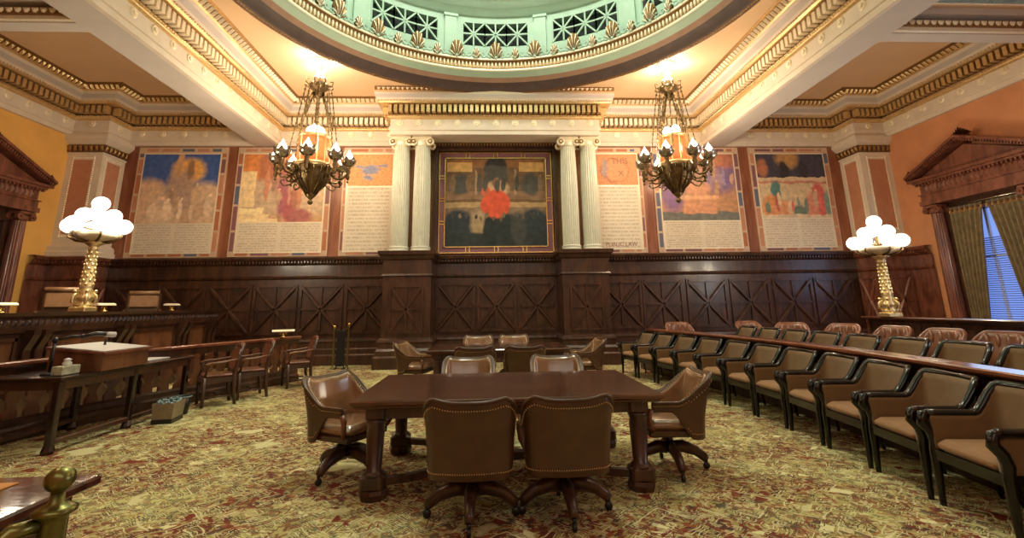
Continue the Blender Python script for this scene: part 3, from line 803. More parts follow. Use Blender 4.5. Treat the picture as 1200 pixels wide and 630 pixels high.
# picture rail over the wainscot on the coloured side walls is carried by the wainscot cap
# ------------------------------------------------------------------ murals (plain colour-field stand-ins) on the back wall
def figures(seed, n, x0, x1, z0, z1, tints, rx=(.025, .06), rz=(.07, .16)):
    rn = random.Random(seed); out = []
    for i in range(n):
        x = x0 + (x1 - x0) * (i + rn.random()) / n; z = z0 + (z1 - z0) * rn.random(); t = rn.choice(tints); k = .75 + .5 * rn.random()
        a = rn.uniform(*rx); b = rn.uniform(*rz)
        out.append(('e', x, z, a, b, tuple(c * k for c in t), .18)); out.append(('e', x + a * .3, z + b * 1.05, a * .42, a * .5, tuple(c * (1.1 + .2 * rn.random()) for c in t), .2))
    return out
def mural(x0, x1, label, picmat, zsplit, cols=2, lines=12, seed=1, narrow=False, extra=None):
    r = thing('mural', label, 'mural', ((x0 + x1) / 2, YB, 3.03), 0)
    w = x1 - x0; h = 3.31; ox = -w / 2
    rnd = random.Random(seed)
    b = MB(); b.box(-w / 2, w / 2, -.045, -.003, 0, h, 0)
    bw = .20 if not narrow else .15
    # coloured tesserae of the border with pale lines between
    def tess(xa, xb, za, zb):
        b.box(xa, xb, -.052, -.045, za, zb, rnd.choice([1, 2, 3, 2, 4]))
    zz = .16
    while zz < h - .3:
        ln = rnd.choice([.42, .55, .7])
        for sx in (-1, 1):
            a, c = sorted((sx * (w / 2 - .04), sx * (w / 2 - bw + .05))); tess(a, c, zz, min(zz + ln, h - .2))
        zz += ln + .07
    xx = ox + .22
    while xx < w / 2 - .3:
        ln = rnd.choice([.35, .5]); tess(xx, min(xx + ln, w / 2 - .2), .03, .10); tess(xx, min(xx + ln, w / 2 - .2), h - .13, h - .05); xx += ln + .09
    b.obj('border', ['bord', 'blueg', 'salmon', 'plumt', 'ochret'], r)
    p = MB(); p.box(-w / 2 + bw, w / 2 - bw, -.056, -.046, zsplit - 3.03, h - .22); p.obj('picture', picmat, r)
    t = MB(); t.box(-w / 2 + bw, w / 2 - bw, -.056, -.046, .13, zsplit - 3.03 - .03)
    M['scr%d' % seed] = script_panel('lettered panel %d' % seed, lines=lines, cols=cols); t.obj('lettered_panel', 'scr%d' % seed, r)
    g = MB()
    for (a, c, d, e) in ((-w / 2 + bw - .025, -w / 2 + bw, .1, h - .19), (w / 2 - bw, w / 2 - bw + .025, .1, h - .19), (-w / 2 + bw, w / 2 - bw, h - .22, h - .19), (-w / 2 + bw, w / 2 - bw, zsplit - 3.06, zsplit - 3.03), (-w / 2 + bw, w / 2 - bw, .10, .13)):
        g.box(a, c, -.062, -.045, d, e)
    g.obj('fillet', 'gold_pale', r)
    return r
M['bord'] = plain('buff border paint', (.62, .44, .30), .6, var=.1, vscale=6)
M['blueg'] = plain('slate blue tessera', (.12, .14, .22), .6)
M['plumt'] = plain('plum tessera', (.24, .10, .12), .6)
M['ochret'] = plain('red ochre tessera', (.46, .16, .07), .6)
FIG = (.62, .42, .27)
M['pic1'] = painting('blue sky mural', (.055, .11, .32), [
    ('e', .60, .75, .21, .19, (.80, .46, .13), .25), ('e', .60, .76, .15, .14, (.74, .38, .12), .3),
    ('e', .12, .28, .26, .36, FIG, .15), ('e', .88, .25, .26, .34, FIG, .15), ('e', .5, .12, .45, .28, (.58, .40, .27), .2), ('e', .33, .15, .16, .30, (.66, .48, .33), .2), ('e', .66, .16, .15, .28, (.52, .34, .22), .2),
    ('e', .52, .48, .20, .30, (.42, .29, .22), .25), ('e', .62, .78, .05, .14, (.30, .17, .10), .3), ('e', .48, .86, .04, .20, (.60, .34, .16), .3)] + figures(3, 11, .05, .97, .10, .42, [(.64, .44, .28), (.50, .33, .21), (.72, .54, .38)]), .22, .045)
M['pic2'] = painting('autumn mural', (.52, .30, .16), [
    ('r', .5, .85, .6, .22, (.60, .22, .07), .2), ('e', .30, .80, .10, .3, (.40, .15, .08), .3), ('e', .8, .75, .20, .22, (.52, .20, .09), .3), ('r', .5, .35, .6, .25, (.50, .36, .24), .25),
    ('r', .08, .48, .09, .26, (.74, .55, .30), .05), ('r', .13, .16, .16, .04, (.80, .64, .36), .02), ('r', .17, .08, .2, .04, (.76, .58, .32), .02), ('r', .21, .02, .26, .03, (.80, .62, .36), .02),
    ('e', .50, .42, .07, .36, (.34, .12, .14), .25), ('e', .60, .22, .08, .25, (.38, .11, .12), .2), ('e', .72, .08, .14, .12, (.36, .13, .12), .2)] + figures(5, 8, .25, .95, .30, .62, [(.36, .20, .14), (.56, .36, .22), (.45, .2, .12)], (.012, .04), (.1, .25)), .22, .045)
M['pic3'] = painting('small orange picture', (.60, .30, .13), [('e', .5, .5, .20, .14, (.22, .24, .34), .3), ('e', .25, .6, .12, .05, (.25, .25, .33), .3), ('e', .78, .63, .12, .05, (.25, .24, .32), .3), ('e', .45, .25, .12, .08, (.25, .25, .33), .3)], .25, .09)
M['pic4'] = painting('dark assembly picture', (.13, .075, .035), [
    ('r', .5, .46, .6, .03, (.36, .23, .11), .02), ('r', .5, .57, .5, .05, (.20, .11, .06), .05), ('r', .5, .78, .5, .14, (.15, .085, .045), .1), ('r', .5, .94, .5, .05, (.24, .11, .05), .1),
    ('r', .14, .90, .125, .055, (.52, .31, .11), 0), ('r', .86, .90, .125, .055, (.52, .31, .11), 0),
    ('e', .5, .90, .11, .13, (.035, .03, .028), .1), ('r', .5, .80, .11, .12, (.07, .065, .055), .05), ('e', .15, .70, .1, .12, (.06, .055, .05), .2), ('e', .85, .70, .1, .12, (.06, .055, .05), .2), ('r', .3, .72, .012, .14, (.3, .2, .12), .05), ('r', .70, .72, .012, .14, (.3, .2, .12), .05),
    ('r', .5, .33, .5, .10, (.22, .14, .085), .1), ('e', .13, .19, .17, .22, (.028, .036, .042), .12), ('e', .88, .19, .17, .22, (.028, .036, .042), .12), ('e', .34, .25, .10, .16, (.30, .21, .12), .2), ('r', .5, .07, .6, .08, (.03, .036, .036), .15),
    ('e', .46, .18, .09, .20, (.022, .028, .028), .12), ('e', .60, .17, .12, .20, (.024, .03, .03), .12), ('e', .72, .2, .08, .18, (.05, .05, .045), .15),
    ('e', .5, .64, .13, .10, (.42, .26, .15), .15), ('e', .5, .47, .145, .16, (.52, .075, .035), .06), ('e', .40, .62, .05, .06, (.48, .10, .05), .1), ('e', .5, .72, .035, .06, (.22, .12, .07), .15)] + figures(12, 14, .04, .96, .30, .36, [(.15, .10, .06), (.06, .055, .05)], (.012, .02), (.02, .035)) + figures(13, 9, .04, .96, .66, .72, [(.17, .11, .06), (.07, .06, .05)], (.02, .03), (.07, .1)), .25, .03, .5)
M['pic5'] = painting('small terracotta picture', (.56, .25, .12), [('e', .45, .48, .36, .40, (.40, .16, .08), .08), ('e', .47, .48, .31, .35, (.58, .27, .14), .06), ('e', .2, .55, .07, .3, (.34, .25, .24), .3)], .2, .10)
M['pic6'] = painting('violet figures mural', (.46, .24, .13), [
    ('e', .78, .70, .26, .30, (.20, .13, .24), .25), ('e', .15, .42, .16, .3, (.24, .14, .26), .3), ('e', .85, .9, .2, .12, (.42, .16, .10), .3), ('e', .55, .62, .15, .18, (.46, .28, .22), .25), ('e', .75, .6, .10, .16, (.34, .22, .26), .25),
    ('r', .5, .06, .6, .07, (.16, .16, .14), .1), ('r', .5, .23, .22, .13, (.58, .28, .16), .06), ('r', .5, .34, .27, .03, (.66, .36, .2), .03), ('e', .5, .46, .16, .10, (.60, .30, .18), .2), ('e', .5, .9, .3, .1, (.55, .25, .12), .3)] + figures(8, 12, .03, .97, .42, .82, [(.26, .16, .26), (.44, .26, .18), (.30, .22, .34), (.5, .3, .16)]), .22, .045)
M['pic7'] = painting('draped figures mural', (.58, .44, .27), [
    ('r', .5, .80, .6, .24, (.06, .055, .075), .08), ('e', .46, .93, .16, .16, (.42, .23, .09), .3), ('e', .08, .78, .08, .14, (.38, .15, .08), .25), ('e', .40, .72, .07, .16, (.04, .035, .04), .2), ('e', .68, .72, .07, .16, (.045, .04, .05), .2),
    ('r', .5, .60, .6, .03, (.60, .45, .28), .03), ('r', .5, .55, .6, .02, (.50, .22, .16), .05), ('e', .24, .42, .07, .14, (.10, .20, .18), .2), ('e', .15, .17, .14, .18, (.62, .26, .10), .15), ('e', .30, .12, .14, .14, (.62, .28, .14), .2),
    ('e', .56, .10, .10, .10, (.14, .19, .14), .2), ('e', .86, .26, .10, .28, (.58, .13, .11), .15), ('e', .74, .16, .09, .22, (.60, .24, .16), .2), ('e', .97, .2, .05, .2, (.2, .28, .24), .2), ('r', .5, .02, .6, .03, (.62, .48, .32), .1)] + figures(9, 9, .05, .95, .08, .30, [(.60, .42, .26), (.20, .24, .18), (.62, .26, .14), (.55, .14, .11)], (.02, .045), (.06, .13)), .22, .045)
mural(-10.66, -8.07, 'wide mural of pale figures under a blue sky with a golden disc, far left', 'pic1', 4.02, seed=11)
mural(-7.77, -4.94, 'wide orange mural with pale steps, behind the left chandelier', 'pic2', 4.04, seed=12)
mural(-4.62, -2.98, 'narrow lettered mural with a small orange picture, beside the left pair of columns', 'pic3', 5.12, 1, 17, 13, True)
rr = mural(2.98, 4.57, 'narrow lettered mural with a terracotta square and ring, beside the right pair of columns', 'pic5', 5.12, 1, 17, 14, True)
mural(4.91, 7.71, 'wide mural of violet figures around a terracotta table, behind the right hanging chandelier', 'pic6', 4.0, seed=15)
mural(8.05, 10.66, 'wide mural with dark upper band and red and orange draped figures, at the far right', 'pic7', 4.06, seed=16)
# lettering that can be read on the narrow right panel
def text_part(s, x, z, size, parent, mat='inkred', name='lettering', y=-.062):
    cu = bpy.data.curves.new(name, 'FONT'); cu.body = s; cu.size = size; cu.align_x = 'CENTER'; cu.extrude = .003
    o = bpy.data.objects.new(name, cu); COL.objects.link(o); o.parent = parent; o.location = (x, y, z); o.rotation_euler = (PI / 2, 0, 0)
    cu.materials.append(M[mat]); bpy.context.view_layer.update()
    me = bpy.data.meshes.new_from_object(o.evaluated_get(bpy.context.evaluated_depsgraph_get())); q = bpy.data.objects.new(name, me); COL.objects.link(q); q.parent = parent; q.location = o.location; q.rotation_euler = o.rotation_euler
    bpy.data.objects.remove(o); return q
M['inkred'] = plain('dull red lettering', (.30, .13, .09), .6)
text_part('THIS', .10, 2.78, .26, rr); text_part('X', .12, 2.38, .26, rr); text_part('PUBLIC LAW', 0, .20, .17, rr)

# centre painting
r = thing('painting', 'large dark assembly painting with a red robed seated figure, between the column pairs', 'painting', (0, 14.36, 3.06))
b = MB(); w2, h = 1.72, 3.10
b.box(-w2, w2, -.06, 0, 0, h, 0)
for (a, c, d, e) in ((-w2, -w2 + .03, 0, h), (w2 - .03, w2, 0, h), (-w2, w2, 0, .03), (-w2, w2, h - .03, h), (-w2 + .17, -w2 + .20, .17, h - .17), (w2 - .20, w2 - .17, .17, h - .17), (-w2 + .17, w2 - .17, .17, .20), (-w2 + .17, w2 - .17, h - .20, h - .17)): b.box(a, c, -.09, -.06, d, e, 1)
for q in (.85, 1.55, 2.25):
    for sx in (-1, 1): b.box(min(sx * (w2 - .17), sx * (w2 - .03)), max(sx * (w2 - .17), sx * (w2 - .03)), -.075, -.06, q, q + .03, 1); b.box(min(sx * (w2 - .17), sx * (w2 - .03)), max(sx * (w2 - .17), sx * (w2 - .03)), -.075, -.06, q + .09, q + .12, 1)
for q in (-.85, 0, .85):
    for zz in (.03, h - .17):
        for d in (-.07, .04): b.box(q + d, q + d + .03, -.075, -.06, zz, zz + .14, 1)
b.obj('frame', ['plumt', 'brass'], r)
MB().box(-w2 + .20, w2 - .20, -.075, -.061, .20, h - .20).obj('canvas', 'pic4', r)

# ------------------------------------------------------------------ paired fluted columns
def column(x, label):
    r = thing('column', label, 'column', (x, 13.67, 3.03))
    c = MB(); c.lathe([(.245, .16), (.25, 1.1), (.245, 1.9), (.215, 3.10)], n=48, smooth=False, flute=1, fdepth=.07); c.lathe([(.205, .1), (.205, 3.14)], n=24); c.obj('shaft', 'stone_g', r)
    c = MB(); c.lathe([(.30, 0), (.30, .05), (.275, .07), (.26, .09), (.285, .12), (.255, .16)], n=32); c.obj('base', 'stone_g', r)
    c = MB(); c.lathe([(.225, 3.08), (.24, 3.10), (.235, 3.13), (.27, 3.18), (.27, 3.22)], n=28); c.bbox(0, 0, 3.305, .56, .56, .07, .015)
    for u in (-1, 1):
        for v in (-1, 1):
            Fm = Matrix.Translation((u * .235, v * .20, 3.185)) @ Matrix.Rotation(PI / 2, 4, 'X')
            c.lathe([(.10, -.06), (.115, -.045), (.115, .045), (.10, .06)], n=18, M4=Fm); c.lathe([(.07, -.075), (.07, .075)], n=14, mi=1, M4=Fm, smooth=False); c.sphere(u * .235, v * .28, 3.185, .03, mi=0)
    c.box(-.22, .22, -.24, .24, 3.21, 3.275)
    for q in range(7):
        for v in (-1, 1): c.sphere(-.15 + q * .05, v * .262, 3.205, .022, .02, .03, 6, 4, 0)
    c.obj('capital', ['gold_pale', 'gold_dark'], r)
    return r
column(-2.74, 'outer fluted column of the pair left of the dark centre painting')
column(-2.14, 'fluted column immediately left of the dark centre painting')
column(2.14, 'fluted column immediately right of the dark centre painting')
column(2.74, 'outer fluted column of the pair right of the dark centre painting')

# ------------------------------------------------------------------ lights
def plight(x, y, z, power, col=(1, .80, .55), r=.12, name='light'):
    l = bpy.data.lights.new(name, 'POINT'); l.energy = power; l.color = col; l.shadow_soft_size = r
    o = bpy.data.objects.new(name, l); COL.objects.link(o); o.location = (x, y, z); return o

# ------------------------------------------------------------------ chandeliers
def chandelier(x, y, label):
    r = thing('chandelier', label, 'chandelier', (x, y, 3.95))
    zc = ZC - 3.95
    c = MB(); c.lathe([(.05, -.02 + zc - .62), (.09, zc - .56), (.05, zc - .50), (.13, zc - .42), (.06, zc - .34), (.15, zc - .24), (.07, zc - .16), (.12, zc - .08), (.24, zc - .03), (.25, zc)], n=20); c.obj('canopy', 'crystal', r)
    c = MB()                                             # crown
    zk = 3.02
    c.lathe([(.03, zk - .30), (.10, zk - .22), (.08, zk - .1), (.24, zk - .02), (.26, zk + .06), (.14, zk + .10), (.10, zk + .2), (.05, zk + .3)], n=18)
    for i in range(8):
        a = 2 * PI * i / 8; ca, sa = math.cos(a), math.sin(a)
        c.tube([(.22 * ca, .22 * sa, zk), (.33 * ca, .33 * sa, zk + .05), (.34 * ca, .34 * sa, zk + .15), (.27 * ca, .27 * sa, zk + .15)], .018, 6)
        c.sphere(.34 * ca, .34 * sa, zk - .04, .03)
    c.obj('crown', 'bronze', r)
    NL = 8; RA = .82
    ch = MB()
    for i in range(NL):
        a = 2 * PI * (i + .5) / NL; ca, sa = math.cos(a), math.sin(a)
        p0 = Vector((.30 * ca, .30 * sa, zk)); p1 = Vector((.56 * ca, .56 * sa, 1.30)); n_ = 26
        for k in range(n_):
            p = p0.lerp(p1, (k + .5) / n_); ch.sphere(p.x, p.y, p.z, .02 if k % 2 else .012, None, .042, 5, 4)
        if i % 2 == 0:
            p0 = Vector((.10 * ca, .10 * sa, zk - .1)); p1 = Vector((.36 * ca, .36 * sa, 1.95))
            ch.tube([p0, p0.lerp(p1, .5), p1], .035, 6); 
            for k in range(8):
                p = p0.lerp(p1, k / 7); ch.sphere(p.x, p.y, p.z, .05, None, .06, 6, 4)
    ch.obj('chains', 'bronze', r)
    g = MB(); g.lathe([(.36, .98), (.38, 1.2), (.37, 1.50), (.33, 1.66)], n=24, caps=True); am = g.obj('amber_cylinder', 'amber', r)
    g = MB()
    for i in range(12):
        a = 2 * PI * i / 12; g.box(-.012, .012, .355, .385, .95, 1.70, 0, Matrix.Rotation(a, 4, 'Z'))
    g.lathe([(.40, .96), (.41, .99), (.40, 1.03)], n=24); g.lathe([(.35, 1.64), (.39, 1.68), (.35, 1.73)], n=24)
    g.obj('glass_cage', 'gold', am)
    g = MB()
    for i in range(3):
        a = 2 * PI * (i + .4) / 3; g.sphere(.12 * math.cos(a), .12 * math.sin(a), 1.86, .12, None, .15, 12, 8)
    g.obj('globe_cluster', 'bulb', r)
    b = MB(); b.lathe([(.0, 0), (.05, .03), (.07, .08), (.03, .12), (.06, .17), (.12, .22), (.10, .27), (.16, .36), (.26, .46), (.35, .60), (.40, .74), (.42, .86), (.46, .90), (.43, .96), (.38, .98)], n=28)
    for i in range(16):
        a = 2 * PI * i / 16
        b.tube([(rr_ * math.cos(a), rr_ * math.sin(a), zz) for rr_, zz in ((.12, .25), (.18, .36), (.28, .46), (.37, .60), (.42, .74), (.46, .90))], .014, 5)
    b.obj('bowl', 'bronze', r)
    for i in range(NL):
        a = 2 * PI * i / NL + .18; F = Matrix.Rotation(a, 4, 'Z')
        arm = MB(); arm.tube([(.38, 0, .80), (.55, 0, .66), (.70, 0, .68), (.80, 0, .80), (RA, 0, .92)], [.035, .03, .03, .03, .03], 7, M4=F)
        arm.tube([(.34, 0, .60), (.50, 0, .48), (.62, 0, .46), (.70, 0, .54), (.66, 0, .62), (.60, 0, .58)], .02, 6, M4=F)
        arm.tube([(.45, 0, .78), (.52, 0, .92), (.62, 0, .92), (.64, 0, .84)], .016, 6, M4=F)
        arm.lathe([(.0, .62), (.03, .66), (.05, .72), (.03, .78), (.06, .84), (.045, .92), (.07, .96), (.03, 1.0)], RA, 0, 0, 12, M4=F)
        arm.sphere(RA, 0, .60, .03, M4=F)
        ao = arm.obj('arm', 'bronze', r)
        cup = MB(); cup.lathe([(.03, .97), (.12, 1.00), (.175, 1.07), (.19, 1.14)], RA, 0, 0, 14, caps=False, M4=F)
        for q in range(7):
            t = 2 * PI * q / 7
            cup.add([(.185 * math.cos(t - .4), .185 * math.sin(t - .4), 1.12), (.185 * math.cos(t + .4), .185 * math.sin(t + .4), 1.12), (.215 * math.cos(t), .215 * math.sin(t), 1.22)], [(0, 1, 2)], 0, True, F @ Matrix.Translation((RA, 0, 0)))
        cup.obj('torch_cup', 'silver', ao)
        bl = MB(); bl.lathe([(.02, 1.04), (.10, 1.10), (.12, 1.18), (.085, 1.27), (.03, 1.36), (.004, 1.42)], RA, 0, 0, 12, M4=F); bl.obj('bulb', 'bulb', ao)
    return r
CHX, CHY = 4.48, 11.5
chandelier(-CHX, CHY, 'bronze and amber glass chandelier hanging left of the centre columns')
chandelier(CHX, CHY, 'bronze and amber glass chandelier hanging right of the centre columns')
for s in (-1, 1):
    for i in range(4):
        a = 2 * PI * i / 4 + .5
        plight(s * CHX + 1.3 * math.cos(a), CHY + 1.3 * math.sin(a), 5.6, 66, (1, .78, .52), .12)
    for a in (0, 2.1, 4.2): plight(s * CHX + .38 * math.cos(a), CHY + .38 * math.sin(a), 7.34, 24, (1, .90, .76), .06)
    # unseen ambient fill, added where chandeliers of the near half would hang
    plight(s * CHX, 3.4, 5.3, 92, (1, .80, .55), .35)

# ------------------------------------------------------------------ globe lamp standards
def lamp_standard(x, y, z, label):
    r = thing('lamp_standard', label, 'lamp', (x, y, z))
    s = MB()
    s.bbox(0, 0, .045, .29, .29, .09, .015); s.lathe([(.13, .09), (.14, .13), (.10, .17), (.13, .22), (.135, .27), (.09, .33), (.115, .37), (.09, .40), (.105, .43), (.10, .46), (.088, .75), (.070, 1.10), (.088, 1.13), (.07, 1.16), (.12, 1.20), (.16, 1.22), (.10, 1.26)], n=20)
    for q in range(4):
        a = PI / 2 * q + PI / 4; s.tube([(.10 * math.cos(a), .10 * math.sin(a), .34), (.155 * math.cos(a), .155 * math.sin(a), .28), (.165 * math.cos(a), .165 * math.sin(a), .18), (.12 * math.cos(a), .12 * math.sin(a), .14)], [.018, .028, .028, .018], 8)
        s.sphere(.14 * math.cos(a), .14 * math.sin(a), .36, .03)
    for k in range(9):
        for q in range(6):
            a = 2 * PI * (q + .5 * (k % 2)) / 6; zz = .48 + k * .07; rr_ = .096 - k * .0032; s.sphere(rr_ * math.cos(a), rr_ * math.sin(a), zz, .022, .022, .034, 6, 4)
    s.obj('stand', 'brass_pale', r)
    n1 = 6
    b = MB(); b.lathe([(.05, 1.24), (.2, 1.27), (.34, 1.33), (.37, 1.40), (.30, 1.42)], n=24)
    b.obj('dish', 'gold_pale', r)
    arms = MB()
    for q in range(n1):
        a = 2 * PI * q / n1 + .3; c_, s_ = math.cos(a), math.sin(a)
        arms.tube([(.10 * c_, .10 * s_, 1.24), (.28 * c_, .28 * s_, 1.26), (.40 * c_, .40 * s_, 1.33), (.40 * c_, .40 * s_, 1.42)], .022, 6)
    arms.tube([(0, 0, 1.2), (0, 0, 1.85)], .03, 8)
    for q in range(4):
        a = 2 * PI * q / 4 + .5; c_, s_ = math.cos(a), math.sin(a)
        arms.tube([(0, 0, 1.45), (.18 * c_, .18 * s_, 1.50), (.21 * c_, .21 * s_, 1.60)], .018, 6)
    arms.obj('arms', 'bronze', r)
    def globe(gx, gy, gz, rr_):
        m_ = MB(); m_.sphere(gx, gy, gz, rr_, None, rr_ * .96, 20, 12); m_.obj('globe', 'globe', r)
    for q in range(n1):
        a = 2 * PI * q / n1 + .3; globe(.40 * math.cos(a), .40 * math.sin(a), 1.53, .145)
    for q in range(4):
        a = 2 * PI * q / 4 + .5; globe(.21 * math.cos(a), .21 * math.sin(a), 1.735, .135)
    globe(0, 0, 1.955, .14)
    return r
LL = (-7.42, 9.15, 1.55); LR = (7.93, 9.75, 1.20)
lamp_standard(*LL, 'tall brass lamp with a cluster of white globes, on the bench at the left')
lamp_standard(*LR, 'tall brass lamp with a cluster of white globes, on the right partition near the window')
for (x, y, z) in (LL, LR):
    for dx, dy in ((.62, -.1), (-.5, .45), (-.1, -.65), (.25, .62)): plight(x + dx, y + dy, z + 1.62, 46, (1, .84, .60), .12)
# light of the dome
def area(x, y, z, sx, power, col, rot=(0, 0, 0), sy=None, name='area_light'):
    l = bpy.data.lights.new(name, 'AREA'); l.energy = power; l.color = col; l.shape = 'RECTANGLE'; l.size = sx; l.size_y = sy or sx
    o = bpy.data.objects.new(name, l); COL.objects.link(o); o.location = (x, y, z); o.rotation_euler = rot; return o
area(0, DCY, 13.2, 1.6, 420, (1, .95, .80))
for i in range(12):
    a = 2 * PI * (i + .5) / 12; x, y = dpt(4.2, a); plight(x, y, 10.6, 34, (1.0, .96, .80), .25)
# cool daylight from the window behind the blinds, then two unseen area lights added for shine on the chairs
area(11.7, 10.98, 2.6, 1.6, 25, (.5, .68, 1), (0, rad(90), 0), 2.4)
area(11.5, 2.5, 2.9, 2.2, 150, (.75, .86, 1), (0, rad(80), 0), 3)
area(0, YF + .1, 4.2, 6, 75, (.90, 1, .93), (rad(72), 0, 0), 2.2)
wd = bpy.data.worlds.new('World'); scn.world = wd; wd.use_nodes = True
wd.node_tree.nodes['Background'].inputs[0].default_value = (.5, .4, .3, 1); wd.node_tree.nodes['Background'].inputs[1].default_value = .15

# ------------------------------------------------------------------ camera
cam = bpy.data.cameras.new('camera'); co = bpy.data.objects.new('camera', cam); COL.objects.link(co)
scn.camera = co
f, ppx, ppy = 566.7, 600., 229.
cam.sensor_fit = 'HORIZONTAL'; cam.sensor_width = 36; cam.lens = f * 36 / 1200
cam.shift_x = (600 - ppx) / 1200; cam.shift_y = -(315 - ppy) / 1200
cam.clip_start = .05; cam.clip_end = 100
ya, pi_, ro = 0.05096862, 0.22289328, -0.01582289
fwd = Vector((math.sin(ya) * math.cos(pi_), math.cos(ya) * math.cos(pi_), math.sin(pi_)))
rt = Vector((math.cos(ya), -math.sin(ya), 0)); upv = rt.cross(fwd)
r2_ = math.cos(ro) * rt + math.sin(ro) * upv; u2_ = -math.sin(ro) * rt + math.cos(ro) * upv
Mx = Matrix((r2_, u2_, -fwd)).transposed().to_4x4(); Mx.translation = Vector((-.24, 0, 1.55)); co.matrix_world = Mx
scn.view_settings.view_transform = 'Standard'; scn.view_settings.look = 'None'; scn.view_settings.gamma = 1
scn.view_settings.exposure = 0.0; scn.view_settings.use_curve_mapping = False
# ------------------------------------------------------------------ swivel conference chair (front = local +Y)
def smooth01(t): t = max(0., min(1., t)); return t * t * (3 - 2 * t)
def u_plan(s, w, yb, yf, k=1.0):
    """U shaped plan, s in -1..1, back in the middle; returns x, y and outward normal"""
    # straight back half width w*.62, rounded corners, sides splaying forward
    pts = []
    c = .12
    hb = w - c
    Ls = [hb, c * PI / 2, (yf - yb - c)]
    tot = sum(Ls); d = abs(s) * tot; sg = 1 if s >= 0 else -1
    if d <= Ls[0]: x, y, nx, ny = d, yb - .03 * (1 - (d / hb) ** 2), 0, -1
    elif d <= Ls[0] + Ls[1]:
        a = (d - Ls[0]) / c; x, y = hb + c * math.sin(a), yb + c - c * math.cos(a); nx, ny = math.sin(a), -math.cos(a)
    else:
        t = d - Ls[0] - Ls[1]; x, y, nx, ny = w, yb + c + t, 1, 0
    return sg * x, y, sg * nx, ny, d, Ls
def chair_shell(w, yb, yf, ztop, zbot, off, th, taper=.10, ns=44, nv=8):
    """closed curved shell; ztop(d,Ls), zbot(d,Ls)"""
    m = MB(); vs = []; 
    for side in (0, 1):
        for i in range(ns + 1):
            s = -1 + 2 * i / ns; x, y, nx, ny, d, Ls = u_plan(s, w, yb, yf)
            a, b = zbot(d, Ls), ztop(d, Ls)
            for j in range(nv + 1):
                t = j / nv; z = a + (b - a) * t
                k = 1 - taper * (1 - (z - .3) / .6)          # narrows downwards
                lean = -.07 * smooth01((z - .45) / .5) if d < Ls[0] + Ls[1] * .7 else -.07 * smooth01((z - .45) / .5) * max(0, 1 - (d - Ls[0] - Ls[1] * .7) / .2)
                o = off + (th if side else 0)
                vs.append((x * k - nx * o, y * k - ny * o + lean, z))
    M_ = nv + 1; N_ = (ns + 1) * M_; fs = []
    for i in range(ns):
        for j in range(nv):
            a = i * M_ + j; fs.append((a, a + M_, a + M_ + 1, a + 1)); a += N_; fs.append((a, a + 1, a + M_ + 1, a + M_))
        a = i * M_; fs.append((a, N_ + a, N_ + a + M_, a + M_)); a += nv; fs.append((a, a + M_, N_ + a + M_, N_ + a))
    for j in range(nv):
        fs.append((j, j + 1, N_ + j + 1, N_ + j)); a = ns * M_ + j; fs.append((a, N_ + a, N_ + a + 1, a + 1))
    m.add(vs, fs, 0, True)
    edge_top = [Vector(vs[i * M_ + nv]) for i in range(ns + 1)]; edge_bot = [Vector(vs[i * M_]) for i in range(ns + 1)]
    return m, edge_top, edge_bot, vs, M_
